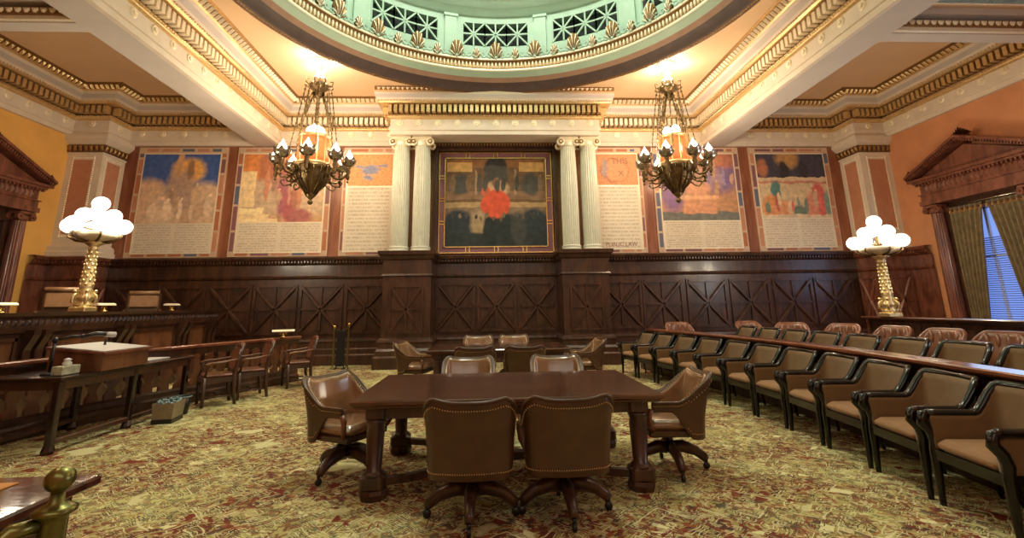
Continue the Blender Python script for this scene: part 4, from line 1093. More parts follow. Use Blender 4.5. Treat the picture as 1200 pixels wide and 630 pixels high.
def make_swivel(label):
    r = thing('swivel_chair', label, 'chair')
    W, YBk, YFr = .345, -.30, .24; 
    def zt(d, Ls):
        b = .872 + .030 * (min(1, d / .25)) ** 4
        t = (d - Ls[0] - .02) / (.34)
        return b + (.655 - b) * smooth01(t)
    def zb(d, Ls):
        t = (d - Ls[0] - Ls[1] - .02) / .22
        return .33 + (zt(d, Ls) - .085 - .33) * smooth01(t) if t > 0 else .33
    m, et, eb, vs, M_ = chair_shell(W, YBk, YFr, zt, zb, 0, .028)
    sh = m.obj('backrest', 'leather', r)
    sh.modifiers.new('b', 'BEVEL').width = .006
    # padded inside
    def zb2(d, Ls): return max(zb(d, Ls) + .02, .46)
    m2, *_ = chair_shell(W, YBk, YFr - .01, lambda d, L: zt(d, L) - .012, zb2, .028, .035)
    m2.obj('back_padding', 'leather_in', r)
    # rolled top edge
    t = MB(); t.tube([p + Vector((0, 0, -.002)) for p in et], .0135, 6); t.obj('top_roll', 'leather', r)
    # nails : rows near the top, the bottom and along the arms
    nl = MB()
    for i in range(0, len(et) - 1):
        for f_ in (0., .5):
            for base, dz in ((et, -.055), (eb, .05)):
                p = base[i].lerp(base[i + 1], f_)
                if base is eb and p.z > .40: continue
                if base is et and p.z < .70: dz = -.03
                q = Vector((p.x, p.y, 0)); nrm_ = Vector((q.x * .6, q.y + .05, 0)).normalized()
                nl.sphere(p.x + nrm_.x * .004, p.y + nrm_.y * .004, p.z + dz, .0058, None, None, 5, 4)
    for i in range(len(et) - 1):       # inner row on the rim facing the sitter
        for f_ in (0., .5):
            p = et[i].lerp(et[i + 1], f_); inward = Vector((-p.x, .1 - p.y, 0)).normalized()
            nl.sphere(p.x + inward.x * .066, p.y + inward.y * .066, p.z - .03, .006, None, None, 5, 4)
    nl.obj('nail_heads', 'nail', r, kind='stuff')
    s = MB(); s.bbox(0, .02, .445, .56, .50, .10, .04); so = s.obj('seat', 'leather_in', r); bv = so.modifiers.new('b', 'BEVEL'); bv.width = .02; bv.segments = 3
    for p in so.data.polygons: p.use_smooth = True
    s = MB(); s.bbox(0, .0, .375, .54, .50, .06, .01); s.obj('seat_rail', 'mahog', r)
    for sx in (-1, 1):
        a = MB(); a.tube([(sx * .325, .235, .60), (sx * .325, .26, .55), (sx * .315, .25, .47), (sx * .28, .22, .40)], [.024, .026, .024, .02], 7); a.obj('arm_support', 'leather_red', r)
    s = MB(); s.lathe([(.05, .17), (.075, .19), (.06, .23), (.035, .25), (.03, .34), (.09, .355), (.12, .36)], n=16); s.obj('spindle', 'black', r)
    for k in range(4):
        a = PI / 2 * k; F = Matrix.Rotation(a, 4, 'Z')
        L_ = MB(); L_.tube([(.03, 0, .20), (.12, 0, .205), (.24, 0, .165), (.31, 0, .115), (.335, 0, .085)], [.05, .05, .042, .038, .032], 8, M4=F, flat=1.15)
        lo = L_.obj('leg', 'mahog', r)
        c = MB(); c.lathe([(.012, .05), (.018, .085)], .335, 0, 0, 8, M4=F); c.lathe([(.028, -.014), (.031, -.008), (.031, .008), (.028, .014)], 0, 0, 0, 14, smooth=True, M4=F @ Matrix.Translation((.335, 0, .031)) @ Matrix.Rotation(PI / 2, 4, 'X'))
        c.obj('caster', 'black', lo)
    return r

T1 = [  # x, y, facing, label
    (-.375, 4.10, (0.02, 1), 'brown leather swivel chair at the near side of the near table, left one'),
    (.345, 4.12, (-.03, 1), 'brown leather swivel chair at the near side of the near table, right one'),
    (-1.60, 5.16, (.85, -.50), 'brown leather swivel chair at the left end of the near table, turned to the viewer'),
    (1.50, 5.0, (-1, .06), 'brown leather swivel chair at the right end of the near table'),
    (-.50, 6.42, (0, -1), 'swivel chair facing the viewer behind the near table, left one'),
    (.64, 6.42, (-.03, -1), 'swivel chair facing the viewer behind the near table, right one')]
T2 = [(-.46, 8.62, (0, 1), 'swivel chair with its back to us at the far table, left one'),
      (.36, 8.62, (0, 1), 'swivel chair with its back to us at the far table, right one'),
      (-1.62, 9.75, (1, -.25), 'swivel chair at the left end of the far table'),
      (1.62, 9.75, (-1, -.1), 'swivel chair at the right end of the far table'),
      (-.47, 11.15, (0, -1), 'swivel chair behind the far table, left one'),
      (.33, 11.15, (0, -1), 'swivel chair behind the far table, right one')]
sw0 = make_swivel(T1[0][3])
for i, (x, y, fc, lb) in enumerate(T1 + T2):
    g = 'swivel chairs round the %s table' % ('near' if i < 6 else 'far')
    if i == 0: sw0.location = (x, y, 0); sw0.rotation_euler = (0, 0, face(*fc)); sw0['group'] = g
    else: dup(sw0, (x, y, 0), face(*fc), lb, g)

# ------------------------------------------------------------------ conference tables
def conf_table(cx, cy, w, d, label):
    r = thing('conference_table', label, 'table', (cx, cy, 0), 0, 'tables in the middle of the carpet')
    t = MB(); t.bbox(0, 0, .762, w, d, .045, .012); t.bbox(0, 0, .73, w - .05, d - .05, .03, .01)
    t.obj('table_top', 'mahog_table', r)
    a = MB()
    for sy in (-1, 1): a.box(-w / 2 + .14, w / 2 - .14, sy * (d / 2 - .14) - .02, sy * (d / 2 - .14) + .02, .62, .73)
    for sx in (-1, 1): a.box(sx * (w / 2 - .14) - .02, sx * (w / 2 - .14) + .02, -d / 2 + .14, d / 2 - .14, .62, .73)
    a.obj('apron', 'mahog', r)
    lx, ly = w / 2 - .20, d / 2 - .16
    for sx in (-1, 1):
        for sy in (-1, 1):
            l = MB(); x, y = sx * lx, sy * ly
            l.bbox(x, y, .68, .16, .16, .12, .01); l.lathe([(.075, .62), (.085, .60), (.07, .57), (.078, .52), (.062, .22), (.085, .20), (.10, .18)], x, y, 0, 20)
            l.bbox(x, y, .13, .20, .20, .12, .02); l.lathe([(.115, .08), (.125, .05), (.11, .0)], x, y, 0, 8, smooth=False)
            l.obj('leg', 'mahog', r)
    s = MB()      # curved stretchers meeting in the middle
    for sx in (-1, 1):
        for sy in (-1, 1):
            P = [(sx * lx, sy * ly), (sx * lx * .75, sy * ly * .85), (sx * lx * .45, sy * ly * .45), (sx * lx * .28, sy * ly * .12), (sx * .1, 0)]
            for k in range(4):
                p, q = Vector((*P[k], .12)), Vector((*P[k + 1], .12)); s.tube([p, q], .045, 4, 0, False, flat=.9)
    s.bbox(0, 0, .12, .5, .12, .07, .01); s.obj('stretcher', 'mahog', r)
    return r
conf_table(-.07, 5.19, 2.68, 1.62, 'long polished mahogany table nearest the viewer, on curved stretchers')
conf_table(-.06, 9.80, 2.60, 1.50, 'long dark mahogany table farther back, near the centre pedestals')

# ------------------------------------------------------------------ jury armchair (front = local +Y)
def make_jury(label):
    r = thing('jury_armchair', label, 'chair')
    W, yb, yf = .335, -.27, .26
    def zt(d, Ls):
        t = (d - Ls[0] - .085) / .17
        return .875 + (.650 - .875) * smooth01(t)
    m, et, eb, vs, M_ = chair_shell(W, yb, yf, zt, lambda d, L: .40, .018, .035, taper=.05)
    m.obj('backrest', 'fabric', r)
    # black lacquered frame that sweeps from crest to arms, wider and flat
    f_ = MB(); n_ = len(et)
    Pp = [p + Vector((0, 0, .010)) for p in et]
    f_.tube(Pp, .038, 8, flat=.8)
    f_.obj('crest_and_arms', 'lacquer', r)
    for sx in (-1, 1):
        l = MB(); x = sx * (W - .015)
        l.tube([(x, .22, .66), (x, .285, .65), (x, .295, .59), (x, .245, .53), (x, .225, .46), (x, .24, .38), (x, .25, .02), (x, .25, 0)], [.03, .040, .042, .040, .040, .036, .022, .022], 8, 0, True)
        l.obj('front_leg', 'lacquer', r)
        l = MB(); l.tube([(sx * (W - .05), -.235, .42), (sx * (W - .05), -.25, .25), (sx * (W - .045), -.30, 0)], [.026, .023, .018], 6); l.obj('rear_leg', 'lacquer', r)
    s = MB(); s.slab([(-.285, -.24), (.285, -.24), (.30, .26), (-.30, .26)], .33, .405); s.obj('seat_rail', 'lacquer', r)
    s = MB(); s.bbox(0, .015, .445, .555, .50, .09, .035); so = s.obj('seat', 'fabric_seat', r); bv = so.modifiers.new('b', 'BEVEL'); bv.width = .015; bv.segments = 3
    for p in so.data.polygons: p.use_smooth = True
    return r
def jx(y):       # gently curved front line of the jury box (x of the chair fronts)
    P = [(2.5, 3.05), (3.6, 3.20), (4.8, 3.36), (6.2, 3.47), (7.4, 3.45), (8.5, 3.36), (9.7, 3.15), (10.8, 2.93), (11.6, 2.80), (12.5, 2.66)]
    for a, b in zip(P, P[1:]):
        if a[0] <= y <= b[0]: t = (y - a[0]) / (b[0] - a[0]); return a[1] + (b[1] - a[1]) * t
    return P[0][1] if y < P[0][0] else P[-1][1]
jury0 = None
ordn = ['nearest, cut by the photo edge', 'second from the viewer', 'third from the viewer', 'fourth from the viewer', 'fifth from the viewer', 'sixth from the viewer', 'seventh from the viewer', 'eighth from the viewer', 'fourth from the far end' , 'third from the far end', 'second from the far end', 'at the far end']
N1 = 11
far_words = {10: 'at the far end', 9: 'second from the far end', 8: 'third from the far end'}
for i in range(N1):
    y = 3.64 + .757 * i; x = jx(y) + .25
    lb = 'black framed brown armchair in the front row, ' + far_words.get(i, ordn[i])
    sl = (jx(y + .3) - jx(y - .3)) / .6
    rz = face(-1, sl)
    if jury0 is None: jury0 = make_jury(lb); jury0.location = (x, y, 0); jury0.rotation_euler = (0, 0, rz); jury0['group'] = 'front row of jury armchairs'
    else: dup(jury0, (x, y, 0), rz, lb, 'front row of jury armchairs')
# raised floor behind the rail with the back row
MB().slab([(jx(y) + .78, y) for y in (3.0, 5, 6.2, 7.4, 8.5, 9.7, 10.8, 12.3)] + [(9.2, 12.3), (9.2, 3.0)], 0, .13).obj('floor_riser', 'mahog', kind='structure')
for i in range(8):
    y = 5.05 + .757 * i
    lb = 'black framed brown armchair behind the rail, ' + ['nearest the viewer at the photo edge', 'second from the photo edge', 'third from the photo edge', 'fourth from the photo edge', 'fifth from the photo edge', 'third from the far end', 'second from the far end', 'farthest away'][i]
    dup(jury0, (5.25 - .04 * i, y, .13), face(-1, 0), lb, 'back row of jury armchairs')

# ------------------------------------------------------------------ jury rail, a panelled barrier with a broad cap
def barrier(name, path, zt, label, cat, panel_mat='mahog', cap_mat='walnut_rail', capw=.13, z0=0, fronts=True):
    r = thing(name, label, cat, (0, 0, 0))
    b = MB(); b.sweep(path, [(-.03, z0, 0), (.03, z0, 0), (.06, z0, 0), (.06, z0 + .14, 0), (.03, z0 + .16, 0), (.03, zt - .10, 0), (.07, zt - .05, 0), (-.07, zt - .05, 0), (-.03, zt - .10, 0), (-.03, z0, 0)])
    for x, y, dx, dy in along(path, .03, .60):
        F = frame(x, y, 0, dx, dy); b.box(-.30, -.25, 0, .02, z0 + .16, zt - .1, 0, F); b.box(-.2, .2, 0, .012, z0 + .26, zt - .2, 0, F)
    b.obj('panelling', panel_mat, r)
    c = MB(); h = capw / 2; c.sweep(path, [(-h, zt - .05, 0), (h, zt - .05, 0), (h + .012, zt - .035, 0), (h + .012, zt - .012, 0), (h, zt, 0), (-h, zt, 0), (-h - .012, zt - .012, 0), (-h - .012, zt - .035, 0), (-h, zt - .05, 0)])
    c.obj('cap_rail', cap_mat, r)
    return r
RY = [2.2, 3.6, 4.8, 6.2, 7.4, 8.5, 9.7, 10.8, 11.5]
barrier('jury_rail', [(jx(y) + .71, y) for y in reversed(RY)][::-1][::-1], .975, 'long dark wood barrier with a reddish cap rail behind the front row of armchairs', 'railing', capw=.22)
# right partition that carries the lamp
pr = barrier('partition', [(8.02, 10.45), (8.02, 3.0)], 1.20, 'dark panelled partition on the right that carries the globe lamp', 'partition', 'mahog', 'mahog_h', .34, 0)

# ------------------------------------------------------------------ leather seats behind the jury row
def make_club(label):
    r = thing('tufted_chair', label, 'chair')
    W, yb, yf = .32, -.26, .24
    def zt(d, Ls): return .93 + (.66 - .93) * smooth01((d - Ls[0]) / .36)
    m, et, eb, vs, M_ = chair_shell(W, yb, yf, zt, lambda d, L: .38, 0, .07, taper=.04)
    m.obj('backrest', 'leather_red', r)
    b = MB()
    for i in range(4, 41, 4):
        p = et[i]; inn = Vector((-p.x, .2 - p.y, 0)).normalized()
        b.tube([p + inn * .045 + Vector((0, 0, -.02)), p + inn * .075 + Vector((0, 0, -.14)), p + inn * .075 + Vector((0, 0, -.30))], [.035, .034, .028], 6)
    b.obj('tufting', 'leather_red', r)
    t = MB(); t.tube(et, .03, 7); t.obj('top_roll', 'leather_red', r)
    s = MB(); s.bbox(0, 0, .42, .56, .48, .13, .04); s.obj('seat', 'leather_red', r)
    s = MB(); s.lathe([(.05, .12), (.05, .3), (.1, .36)], n=12)
    for k in range(4):
        a = PI / 2 * k + PI / 4; s.tube([(0, 0, .17), (.18 * math.cos(a), .18 * math.sin(a), .15), (.30 * math.cos(a), .30 * math.sin(a), .03)], [.04, .035, .03], 6)
    s.obj('pedestal_base', 'mahog', r)
    return r
c0 = make_club('russet tufted leather chair behind the rail, the left one by the back panelling'); c0.location = (4.40, 11.8, .13); c0.rotation_euler = (0, 0, face(.0, -1)); 
dup(c0, (6.15, 11.75, .13), face(.1, -1), 'russet tufted leather chair by the back panelling, right of the similar one')
for (x, y, fx, fy, lb) in ((6.75, 8.6, -1, -.2, 'brown leather chair directly below the right globe lamp, behind the back row'), (6.75, 7.62, -1, -.2, 'brown leather chair before the partition, right of the chair below the lamp'),
                           (6.75, 6.72, -1, -.2, 'brown leather chair before the partition, nearest the window side of the photo'), (6.7, 9.7, -1, -.5, 'brown leather chair left of the lamp behind the back row'), (6.35, 10.6, -.6, -1, 'brown leather chair far behind the back row, below the panelling')):
    dup(c0, (x, y, .13), face(fx, fy), lb, 'leather chairs behind the jury rows')

# ------------------------------------------------------------------ judges' bench at the left
r = thing('judges_bench', 'long raised dark wood bench with carved cornice and bracketed panels at the left', 'bench')
bx = -7.24; y0, y1 = 3.2, 13.1
b = MB(); b.box(bx - .45, bx, y0, y1, 0, 1.36)
b.box(bx, bx + .06, y0, y1, 0, .35)
b.obj('body', 'mahog', r)
b = MB(); pth = [(bx, y0), (bx, y1), (bx - .5, y1)]
b.sweep(pth, [(0, 1.24, 0), (.04, 1.26, 0), (.05, 1.34, 0), (.05, 1.47, 0), (.10, 1.50, 0), (.12, 1.55, 0), (0, 1.55, 0)], cap=False); b.box(bx - .5, bx, y0, y1, 1.36, 1.55)
for x, y, dx, dy in along(pth, .05, .11):
    b.add([(-.04, 0, 1.36), (.04, 0, 1.36), (.04, 0, 1.46), (-.04, 0, 1.46), (0, .03, 1.41)], [(0, 1, 4), (1, 2, 4), (2, 3, 4), (3, 0, 4)], 0, False, frame(x, y, 0, dx, dy))
b.obj('cornice', 'mahog', r)
yb_ = [4.35, 6.2, 8.05, 9.9, 11.75, 12.95]
for y in yb_:
    k = MB(); 
    for dy in (-.10, .10):
        k.prism([(0, .35), (.10, .35), (.10, .42), (.06, .48), (.06, 1.0), (.12, 1.12), (.17, 1.22), (.17, 1.30), (0, 1.30)], y + dy - .06, y + dy + .06, 0, Matrix.Translation((bx, 0, 0)))
    k.obj('bracket', 'mahog', r)
for a, c in zip(yb_, yb_[1:]):
    k = MB(); ya, yc = a + .26, c - .26
    k.box(bx + .0, bx + .02, ya, yc, .45, 1.18, 1)
    for q in ((ya, yc, .42, .47), (ya, yc, 1.14, 1.19), (ya, ya + .05, .42, 1.19), (yc - .05, yc, .42, 1.19)): k.box(bx, bx + .045, *q, 0)
    k.obj('panel', ['mahog', 'oak'], r)
# raised floor behind the bench
MB().box(-XW + .17, bx - .46, 3.2, 13.1, 0, .86).obj('floor_dais', 'mahog', kind='structure')
# judges' chairs
def make_judge(label):
    r = thing('judge_chair', label, 'chair')
    b = MB(); b.bbox(0, -.24, .82, .68, .10, .62, .04); o = b.obj('backrest', 'leather', r)
    b = MB(); b.tube([(-.30, -.17, 1.12), (.30, -.17, 1.12)], .05, 8); b.bbox(0, -.175, .92, .58, .06, .30, .03); b.obj('head_padding', 'leather_in', r)
    b = MB(); b.bbox(0, .02, .47, .60, .54, .12, .04); b.obj('seat', 'leather', r)
    for sx in (-1, 1):
        b = MB(); b.tube([(sx * .32, -.22, .70), (sx * .34, .05, .70), (sx * .34, .22, .66), (sx * .32, .24, .50)], .035, 8); b.obj('arm', 'leather', r)
    b = MB(); b.lathe([(.05, .1), (.05, .38), (.12, .42)], n=14)
    for k in range(4):
        a = PI / 2 * k + .7; b.tube([(0, 0, .16), (.2 * math.cos(a), .2 * math.sin(a), .14), (.32 * math.cos(a), .32 * math.sin(a), .03)], [.04, .035, .03], 6)
    b.obj('pedestal_base', 'mahog', r)
    return r
j0 = make_judge('broad leather chair behind the bench, left of the brass globe lamp'); j0.location = (-8.32, 9.8, .86); j0.rotation_euler = (0, 0, face(.55, -.85))
dup(j0, (-8.45, 12.2, .86), face(.55, -.85), 'broad leather chair behind the bench, right of the brass globe lamp')
# small brass bench lamps with long shades
def make_desklamp(label):
    r = thing('bench_lamp', label, 'lamp')
    b = MB(); b.lathe([(.06, 0), (.065, .015), (.03, .03), (.018, .05), (.02, .11)], n=14); b.tube([(-.05, 0, .05), (-.07, 0, .09), (0, 0, .115), (.07, 0, .09), (.05, 0, .05)], .009, 6); b.obj('stand', 'brass', r)
    s = MB(); n_ = 9; vs = []; fs = []
    for x in (-.22, .22):
        for i in range(n_ + 1):
            a = PI * i / n_; vs.append((x, .055 * math.cos(a), .115 + .045 * math.sin(a)))
    for i in range(n_): fs.append((i, i + 1, n_ + 2 + i, n_ + 1 + i))
    fs += [tuple(range(n_ + 1)), tuple(range(2 * n_ + 1, n_, -1))]
    s.add(vs, fs); o = s.obj('shade', 'gold_pale', r); return r
d0 = make_desklamp('small brass lamp with a long pale shade on the bench, at the far left'); d0.location = (-7.5, 7.75, 1.55); d0.rotation_euler = (0, 0, PI / 2); d0['group'] = 'small lamps along the bench'
dup(d0, (-7.5, 9.75, 1.55), PI / 2, 'small brass lamp with long pale shade on the bench, right of the globe lamp', 'small lamps along the bench')
dup(d0, (-7.5, 11.75, 1.55), PI / 2, 'small brass lamp with a long pale shade on the bench, nearest its far end', 'small lamps along the bench')

# ------------------------------------------------------------------ left balustrade
LP_ = [(-6.35, 3.6), (-6.30, 5.5), (-6.20, 6.9), (-5.98, 7.9), (-5.58, 8.9), (-5.08, 10.1), (-4.50, 11.5)]
r = thing('balustrade', 'long curved balustrade of flat vase shaped splats with a reddish rail, behind the clerk table', 'railing')
b = MB(); hs = .065
b.sweep(LP_, [(-hs, .90, 0), (hs, .90, 0), (hs + .02, .915, 0), (hs + .02, .945, 0), (hs, .96, 0), (-hs, .96, 0), (-hs - .02, .945, 0), (-hs - .02, .915, 0), (-hs, .90, 0)]); b.obj('top_rail', 'walnut_rail', r)
b = MB(); b.sweep(LP_, [(-.07, 0, 0), (.09, 0, 0), (.09, .14, 0), (.05, .17, 0), (.05, .24, 0), (.03, .27, 0), (-.03, .27, 0), (-.07, .2, 0), (-.07, 0, 0)]); b.sweep(LP_, [(-.03, .80, 0), (.03, .80, 0), (.045, .90, 0), (-.045, .90, 0), (-.03, .80, 0)]); b.obj('bottom_rail', 'mahog', r)
prof_b = [(.085, .27), (.085, .34), (.045, .40), (.055, .44), (.095, .50), (.10, .56), (.075, .66), (.055, .74), (.075, .76), (.05, .78), (.085, .81)]
for x, y, dx, dy in along(LP_, 0, .245):
    m_ = MB(); poly = [(a, z) for a, z in prof_b] + [(-a, z) for a, z in reversed(prof_b)]
    m_.prism(poly, -.022, .022, 0, frame(x, y, 0, dx, dy))
    for zz in (.72, .755): m_.box(-.06, .06, .022, .03, zz - .008, zz + .008, 1, frame(x, y, 0, dx, dy))
    m_.obj('baluster', ['oak', 'walnut_rail'], r)
# clerk table before it
r = thing('clerk_table', 'long dark side table with square legs before the left balustrade', 'table', (-5.55, 7.38, 0))
hw_, hd = .43, 1.28
t = MB(); t.bbox(0, 0, .80, hw_ * 2, hd * 2, .045, .01); t.obj('table_top', 'mahog_black', r)
t = MB(); t.box(hw_ - .08, hw_ - .04, -hd + .06, hd - .06, .68, .78); t.box(-hw_ + .04, -hw_ + .08, -hd + .06, hd - .06, .68, .78); t.box(-hw_ + .05, hw_ - .05, -hd + .05, -hd + .09, .68, .78); t.box(-hw_ + .05, hw_ - .05, hd - .09, hd - .05, .68, .78); t.obj('apron', 'mahog', r)
for y in (-hd + .07, .0, hd - .07):
    for x in (hw_ - .07, -hw_ + .07):
        l = MB(); l.bbox(x, y, .43, .075, .075, .70, .01); l.lathe([(.06, .0), (.065, .03), (.05, .08), (.04, .10)], x, y, 0, 8, smooth=False); l.obj('leg', 'mahog_black', r)
t = MB(); t.bbox(hw_ - .07, 0, .12, .06, hd * 2 - .14, .06, .01); t.bbox(-hw_ + .07, 0, .12, .06, hd * 2 - .14, .06, .01); t.obj('stretcher', 'mahog', r)
# sloped desk box
r = thing('lectern', 'wooden box lectern with pale sloping top standing on the clerk table', 'lectern', (-5.42, 7.05, .823))
b = MB(); w_, dd = .33, .42
b.add([(-w_, -dd, 0), (w_, -dd, 0), (w_, dd, 0), (-w_, dd, 0), (-w_, -dd, .27), (w_, -dd, .20), (w_, dd, .20), (-w_, dd, .27)], [(0, 3, 2, 1), (4, 5, 6, 7), (0, 1, 5, 4), (1, 2, 6, 5), (2, 3, 7, 6), (3, 0, 4, 7)])
b.obj('body', 'oak', r)
b = MB(); a_ = .035
b.add([(-w_ - a_, -dd - a_, .275), (w_ + a_, -dd - a_, .20), (w_ + a_, dd + a_, .20), (-w_ - a_, dd + a_, .275), (-w_ - a_, -dd - a_, .305), (w_ + a_, -dd - a_, .23), (w_ + a_, dd + a_, .23), (-w_ - a_, dd + a_, .305)], [(0, 3, 2, 1), (4, 5, 6, 7), (0, 1, 5, 4), (1, 2, 6, 5), (2, 3, 7, 6), (3, 0, 4, 7)])
b.obj('lid', 'mahog_red', r)
b = MB(); b.add([(-w_, -dd, .3075), (w_, -dd, .2375), (w_, dd, .2375), (-w_, dd, .3075)], [(0, 1, 2, 3)]); o = b.obj('writing_surface', 'linen', r)
o.modifiers.new('t', 'SOLIDIFY').thickness = .004
b = MB(); b.lathe([(.02, .29), (.012, .31), (.016, .36), (.006, .37)], -.02, .05, 0, 10); b.obj('knob', 'black', r)
# gooseneck lamp
r = thing('desk_lamp', 'black jointed desk lamp with a horizontal head, clamped beside the lectern', 'lamp', (-5.50, 6.38, .823))
b = MB(); b.lathe([(.09, 0), (.09, .02), (.03, .03)], n=18); b.obj('base', 'black', r)
b = MB(); b.tube([(0, 0, .02), (0, 0, .38)], .018, 8); b.sphere(0, 0, .40, .035); b.tube([(0, 0, .40), (.10, .12, .44), (.16, .20, .43)], .016, 8); b.sphere(.16, .20, .43, .028); b.obj('arm', 'black', r)
b = MB(); b.tube([(.16, .20, .43), (.24, .30, .455), (.36, .45, .435)], [.03, .045, .05], 10, flat=.6); b.obj('head', 'black', r)
b = MB(); b.tube([(.30, .375, .44), (.365, .456, .432)], [.053, .056], 10, flat=.62); b.obj('reflector_rim', 'linen', r)
# tissue carton
r = thing('tissue_box', 'flat printed tissue box with a white tissue on the clerk table', 'box', (-5.30, 6.36, .823))
b = MB(); b.bbox(0, 0, .055, .13, .26, .10, .006); b.obj('carton', 'tissue', r)
b = MB(); b.lathe([(.03, .09), (.05, .13), (.03, .165), (.045, .175), (.01, .19)], 0, .0, 0, 7, smooth=True); b.obj('tissue', 'white', r)
MB().bbox(0, 0, .008, .30, .50, .016, .003).obj('papers', 'linen', loc=(-5.42, 8.02, .823)); tag(bpy.data.objects['papers'], 'thin pale stack of papers at the far end of the clerk table', 'papers')
# bins on the carpet
r = thing('waste_bin', 'rectangular tan waste bin with crumpled liner, at the end of the clerk table', 'bin', (-4.86, 7.72, 0), .15)
b = MB(); b.add([(-.12, -.17, 0), (.12, -.17, 0), (.12, .17, 0), (-.12, .17, 0), (-.14, -.19, .27), (.14, -.19, .27), (.14, .19, .27), (-.14, .19, .27)], [(0, 3, 2, 1), (0, 1, 5, 4), (1, 2, 6, 5), (2, 3, 7, 6), (3, 0, 4, 7)]); o = b.obj('body', 'binbox', r); o.modifiers.new('t', 'SOLIDIFY').thickness = .008
b = MB(); b.box(-.13, .13, -.18, .18, 0, .06); b.obj('base', 'black', r)
b = MB()
for i in range(28):
    a = 2 * PI * i / 28; b.sphere(.12 * math.cos(a) * 1.05, .165 * math.sin(a) * 1.05, .275 + .012 * math.sin(i * 2.3), .022, .022, .018, 6, 4)
b.box(-.12, .12, -.165, .165, .22, .235); b.obj('liner', 'liner', r)
r = thing('black_bin', 'small black bin standing behind the tan waste bin', 'bin', (-4.98, 8.22, 0))
b = MB(); b.lathe([(.10, 0), (.13, .25)], n=18, caps=False); b.lathe([(.10, 0), (.10, .01)], n=18); o = b.obj('body', 'black', r); o.modifiers.new('t', 'SOLIDIFY').thickness = .005
b = MB(); b.lathe([(.133, .245), (.138, .255), (.133, .262)], n=18, caps=False); b.obj('rim', 'liner', r)

# ------------------------------------------------------------------ wooden armchairs at the left (front = local +Y)
def make_clerk(label):
    r = thing('wooden_armchair', label, 'chair')
    for sx in (-1, 1):
        l = MB(); l.tube([(sx * .27, .22, 0), (sx * .265, .22, .2), (sx * .26, .22, .46)], [.024, .030, .034], 6); l.tube([(sx * .26, .22, .46), (sx * .27, .20, .58), (sx * .29, .17, .665)], [.022, .016, .018], 6); l.obj('front_leg', 'mahog', r)
        l = MB(); l.tube([(sx * .24, -.26, 0), (sx * .235, -.22, .25), (sx * .235, -.21, .46), (sx * .24, -.25, .70), (sx * .24, -.31, .93)], [.026, .03, .034, .030, .026], 6); l.obj('rear_leg', 'mahog', r)
        l = MB(); l.tube([(sx * .245, -.26, .72), (sx * .27, -.16, .715), (sx * .30, .0, .69), (sx * .31, .14, .685), (sx * .30, .21, .665), (sx * .295, .225, .64)], [.022, .026, .032, .034, .034, .026], 7, flat=.7); l.obj('arm', 'oak', r)
        l = MB(); l.tube([(sx * .265, .21, .15), (sx * .24, -.24, .15)], .014, 6); l.obj('stretcher', 'mahog', r)
    s = MB(); s.slab([(-.25, -.24), (.25, -.24), (.285, .25), (-.285, .25)], .37, .455); s.obj('seat_frame', 'mahog', r)
    s = MB(); s.bbox(0, 0, .475, .50, .45, .05, .02); s.obj('seat', 'leather_red', r)
    s = MB(); s.tube([(-.245, -.305, .90), (-.12, -.33, .945), (0, -.335, .95), (.12, -.33, .945), (.245, -.305, .90)], [.028, .04, .045, .04, .028], 8); s.obj('crest_rail', 'mahog_red', r)
    s = MB(); s.add([(-.20, -.235, .56), (.20, -.235, .56), (.20, -.305, .90), (-.20, -.305, .90), (-.20, -.195, .56), (.20, -.195, .56), (.20, -.265, .90), (-.20, -.265, .90)], [(0, 1, 2, 3), (4, 7, 6, 5), (0, 4, 5, 1), (1, 5, 6, 2), (2, 6, 7, 3), (3, 7, 4, 0)]); s.tube([(-.24, -.22, .55), (.24, -.22, .55)], .018, 6); s.obj('back_panel', 'leather_red', r)
    s = MB(); s.tube([(-.25, -.02, .15), (.25, -.02, .15)], .014, 6); s.obj('stretcher', 'mahog', r)
    return r
k0 = make_clerk('wooden armchair with leather back panel in front of the balustrade, nearest the clerk table'); k0.location = (-4.88, 8.98, 0); k0.rotation_euler = (0, 0, face(-.80, -.60)); k0['group'] = 'wooden armchairs before the balustrade'
dup(k0, (-4.62, 9.6, 0), face(-.80, -.60), 'wooden armchair with leather back panel, the middle one before the balustrade', 'wooden armchairs before the balustrade')
dup(k0, (-4.2, 10.75, 0), face(-.85, -.52), 'wooden armchair with leather back panel, farthest along the balustrade by the brass posts', 'wooden armchairs before the balustrade')
dup(d0, (-4.62, 10.95, .96), .35, 'small brass lamp with a long pale shade on the far end of the balustrade')

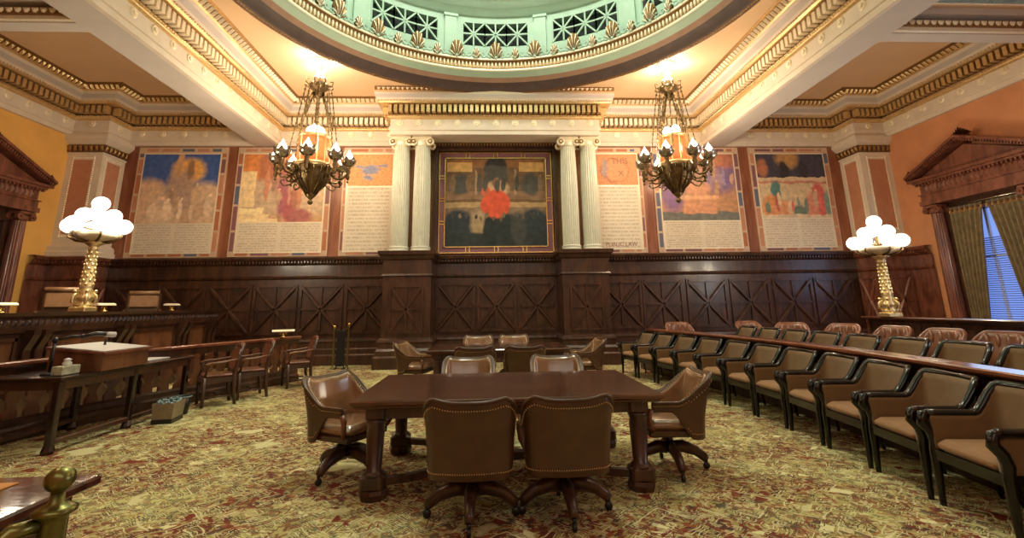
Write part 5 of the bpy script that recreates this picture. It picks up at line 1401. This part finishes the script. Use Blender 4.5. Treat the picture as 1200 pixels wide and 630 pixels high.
# brass posts with a dark folded panel between
def post(x, y, label, h=1.08):
    r = thing('brass_post', label, 'post', (x, y, 0))
    b = MB(); b.lathe([(.055, 0), (.055, .02), (.035, .05), (.028, .08), (.026, h - .08), (.035, h - .07), (.03, h - .05)], n=16); b.obj('shaft', 'brass_green', r)
    b = MB(); b.sphere(0, 0, h - .015, .045, None, None, 14, 10); b.obj('finial', 'brass', r)
post(-4.30, 13.45, 'thin brass post with ball top beside the back panelling, left of the dark board')
post(-3.93, 13.45, 'thin brass post with ball top beside the back panelling, right of the dark board', 1.14)
r = thing('display_board', 'dark narrow board standing between the two brass posts', 'board', (-4.115, 13.45, 0))
b = MB(); b.bbox(0, 0, .52, .22, .03, .90, .005); b.obj('panel', 'black', r)
for sx in (-.10, .10):
    b = MB(); b.tube([(sx, -.09, .02), (sx, .09, .02)], .018, 6); b.tube([(sx, 0, .02), (sx, 0, .12)], .015, 6); b.obj('foot', 'black', r)

# ------------------------------------------------------------------ foreground desk and brass rail post
r = thing('writing_desk', 'glossy mahogany desk corner with tan leather inset at the bottom left', 'desk', (-2.75, 2.05, 0))
b = MB(); b.bbox(0, 0, .74, 1.18, 1.40, .045, .01); b.obj('desk_top', 'desk_wood', r)
b = MB(); b.box(-.50, .28, -.60, .60, .763, .767); b.obj('leather_inset', 'leather_gold', r)
b = MB(); b.bbox(0, 0, .36, 1.04, 1.26, .72, .01)
for y in (-.30, .30):
    for q in ((y - .26, y + .26, .10, .14), (y - .26, y + .26, .60, .64), (y - .26, y - .22, .10, .64), (y + .22, y + .26, .10, .64)): b.box(.52, .54, *q)
b.box(.50, .55, -.64, .64, 0, .08); b.obj('pedestal', 'mahog', r)
for y in (-.30, .30):
    b = MB(); b.box(.52, .535, y - .20, y + .20, .17, .57); b.obj('side_panel', 'oak', r)
r = thing('rail_post', 'thick olive brass gate post with a ball top in front of the foreground desk', 'post', (-1.69, 1.88, 0))
b = MB(); b.lathe([(.08, 0), (.08, .03), (.037, .05), (.036, .87), (.042, .89), (.060, .90), (.062, .91), (.045, .92), (.022, .932), (.019, .965)], n=28); b.obj('shaft', 'brass_green', r)
b = MB(); b.sphere(0, 0, 1.0, .043, None, .041, 24, 16); b.obj('finial', 'brass_green', r)
b = MB(); b.tube([(-.02, -.02, .87), (-.07, -.07, .87), (-.095, -.10, .83), (-.095, -.105, .02)], [.022, .026, .026, .026], 12); b.obj('hinge_bar', 'brass_green', r)
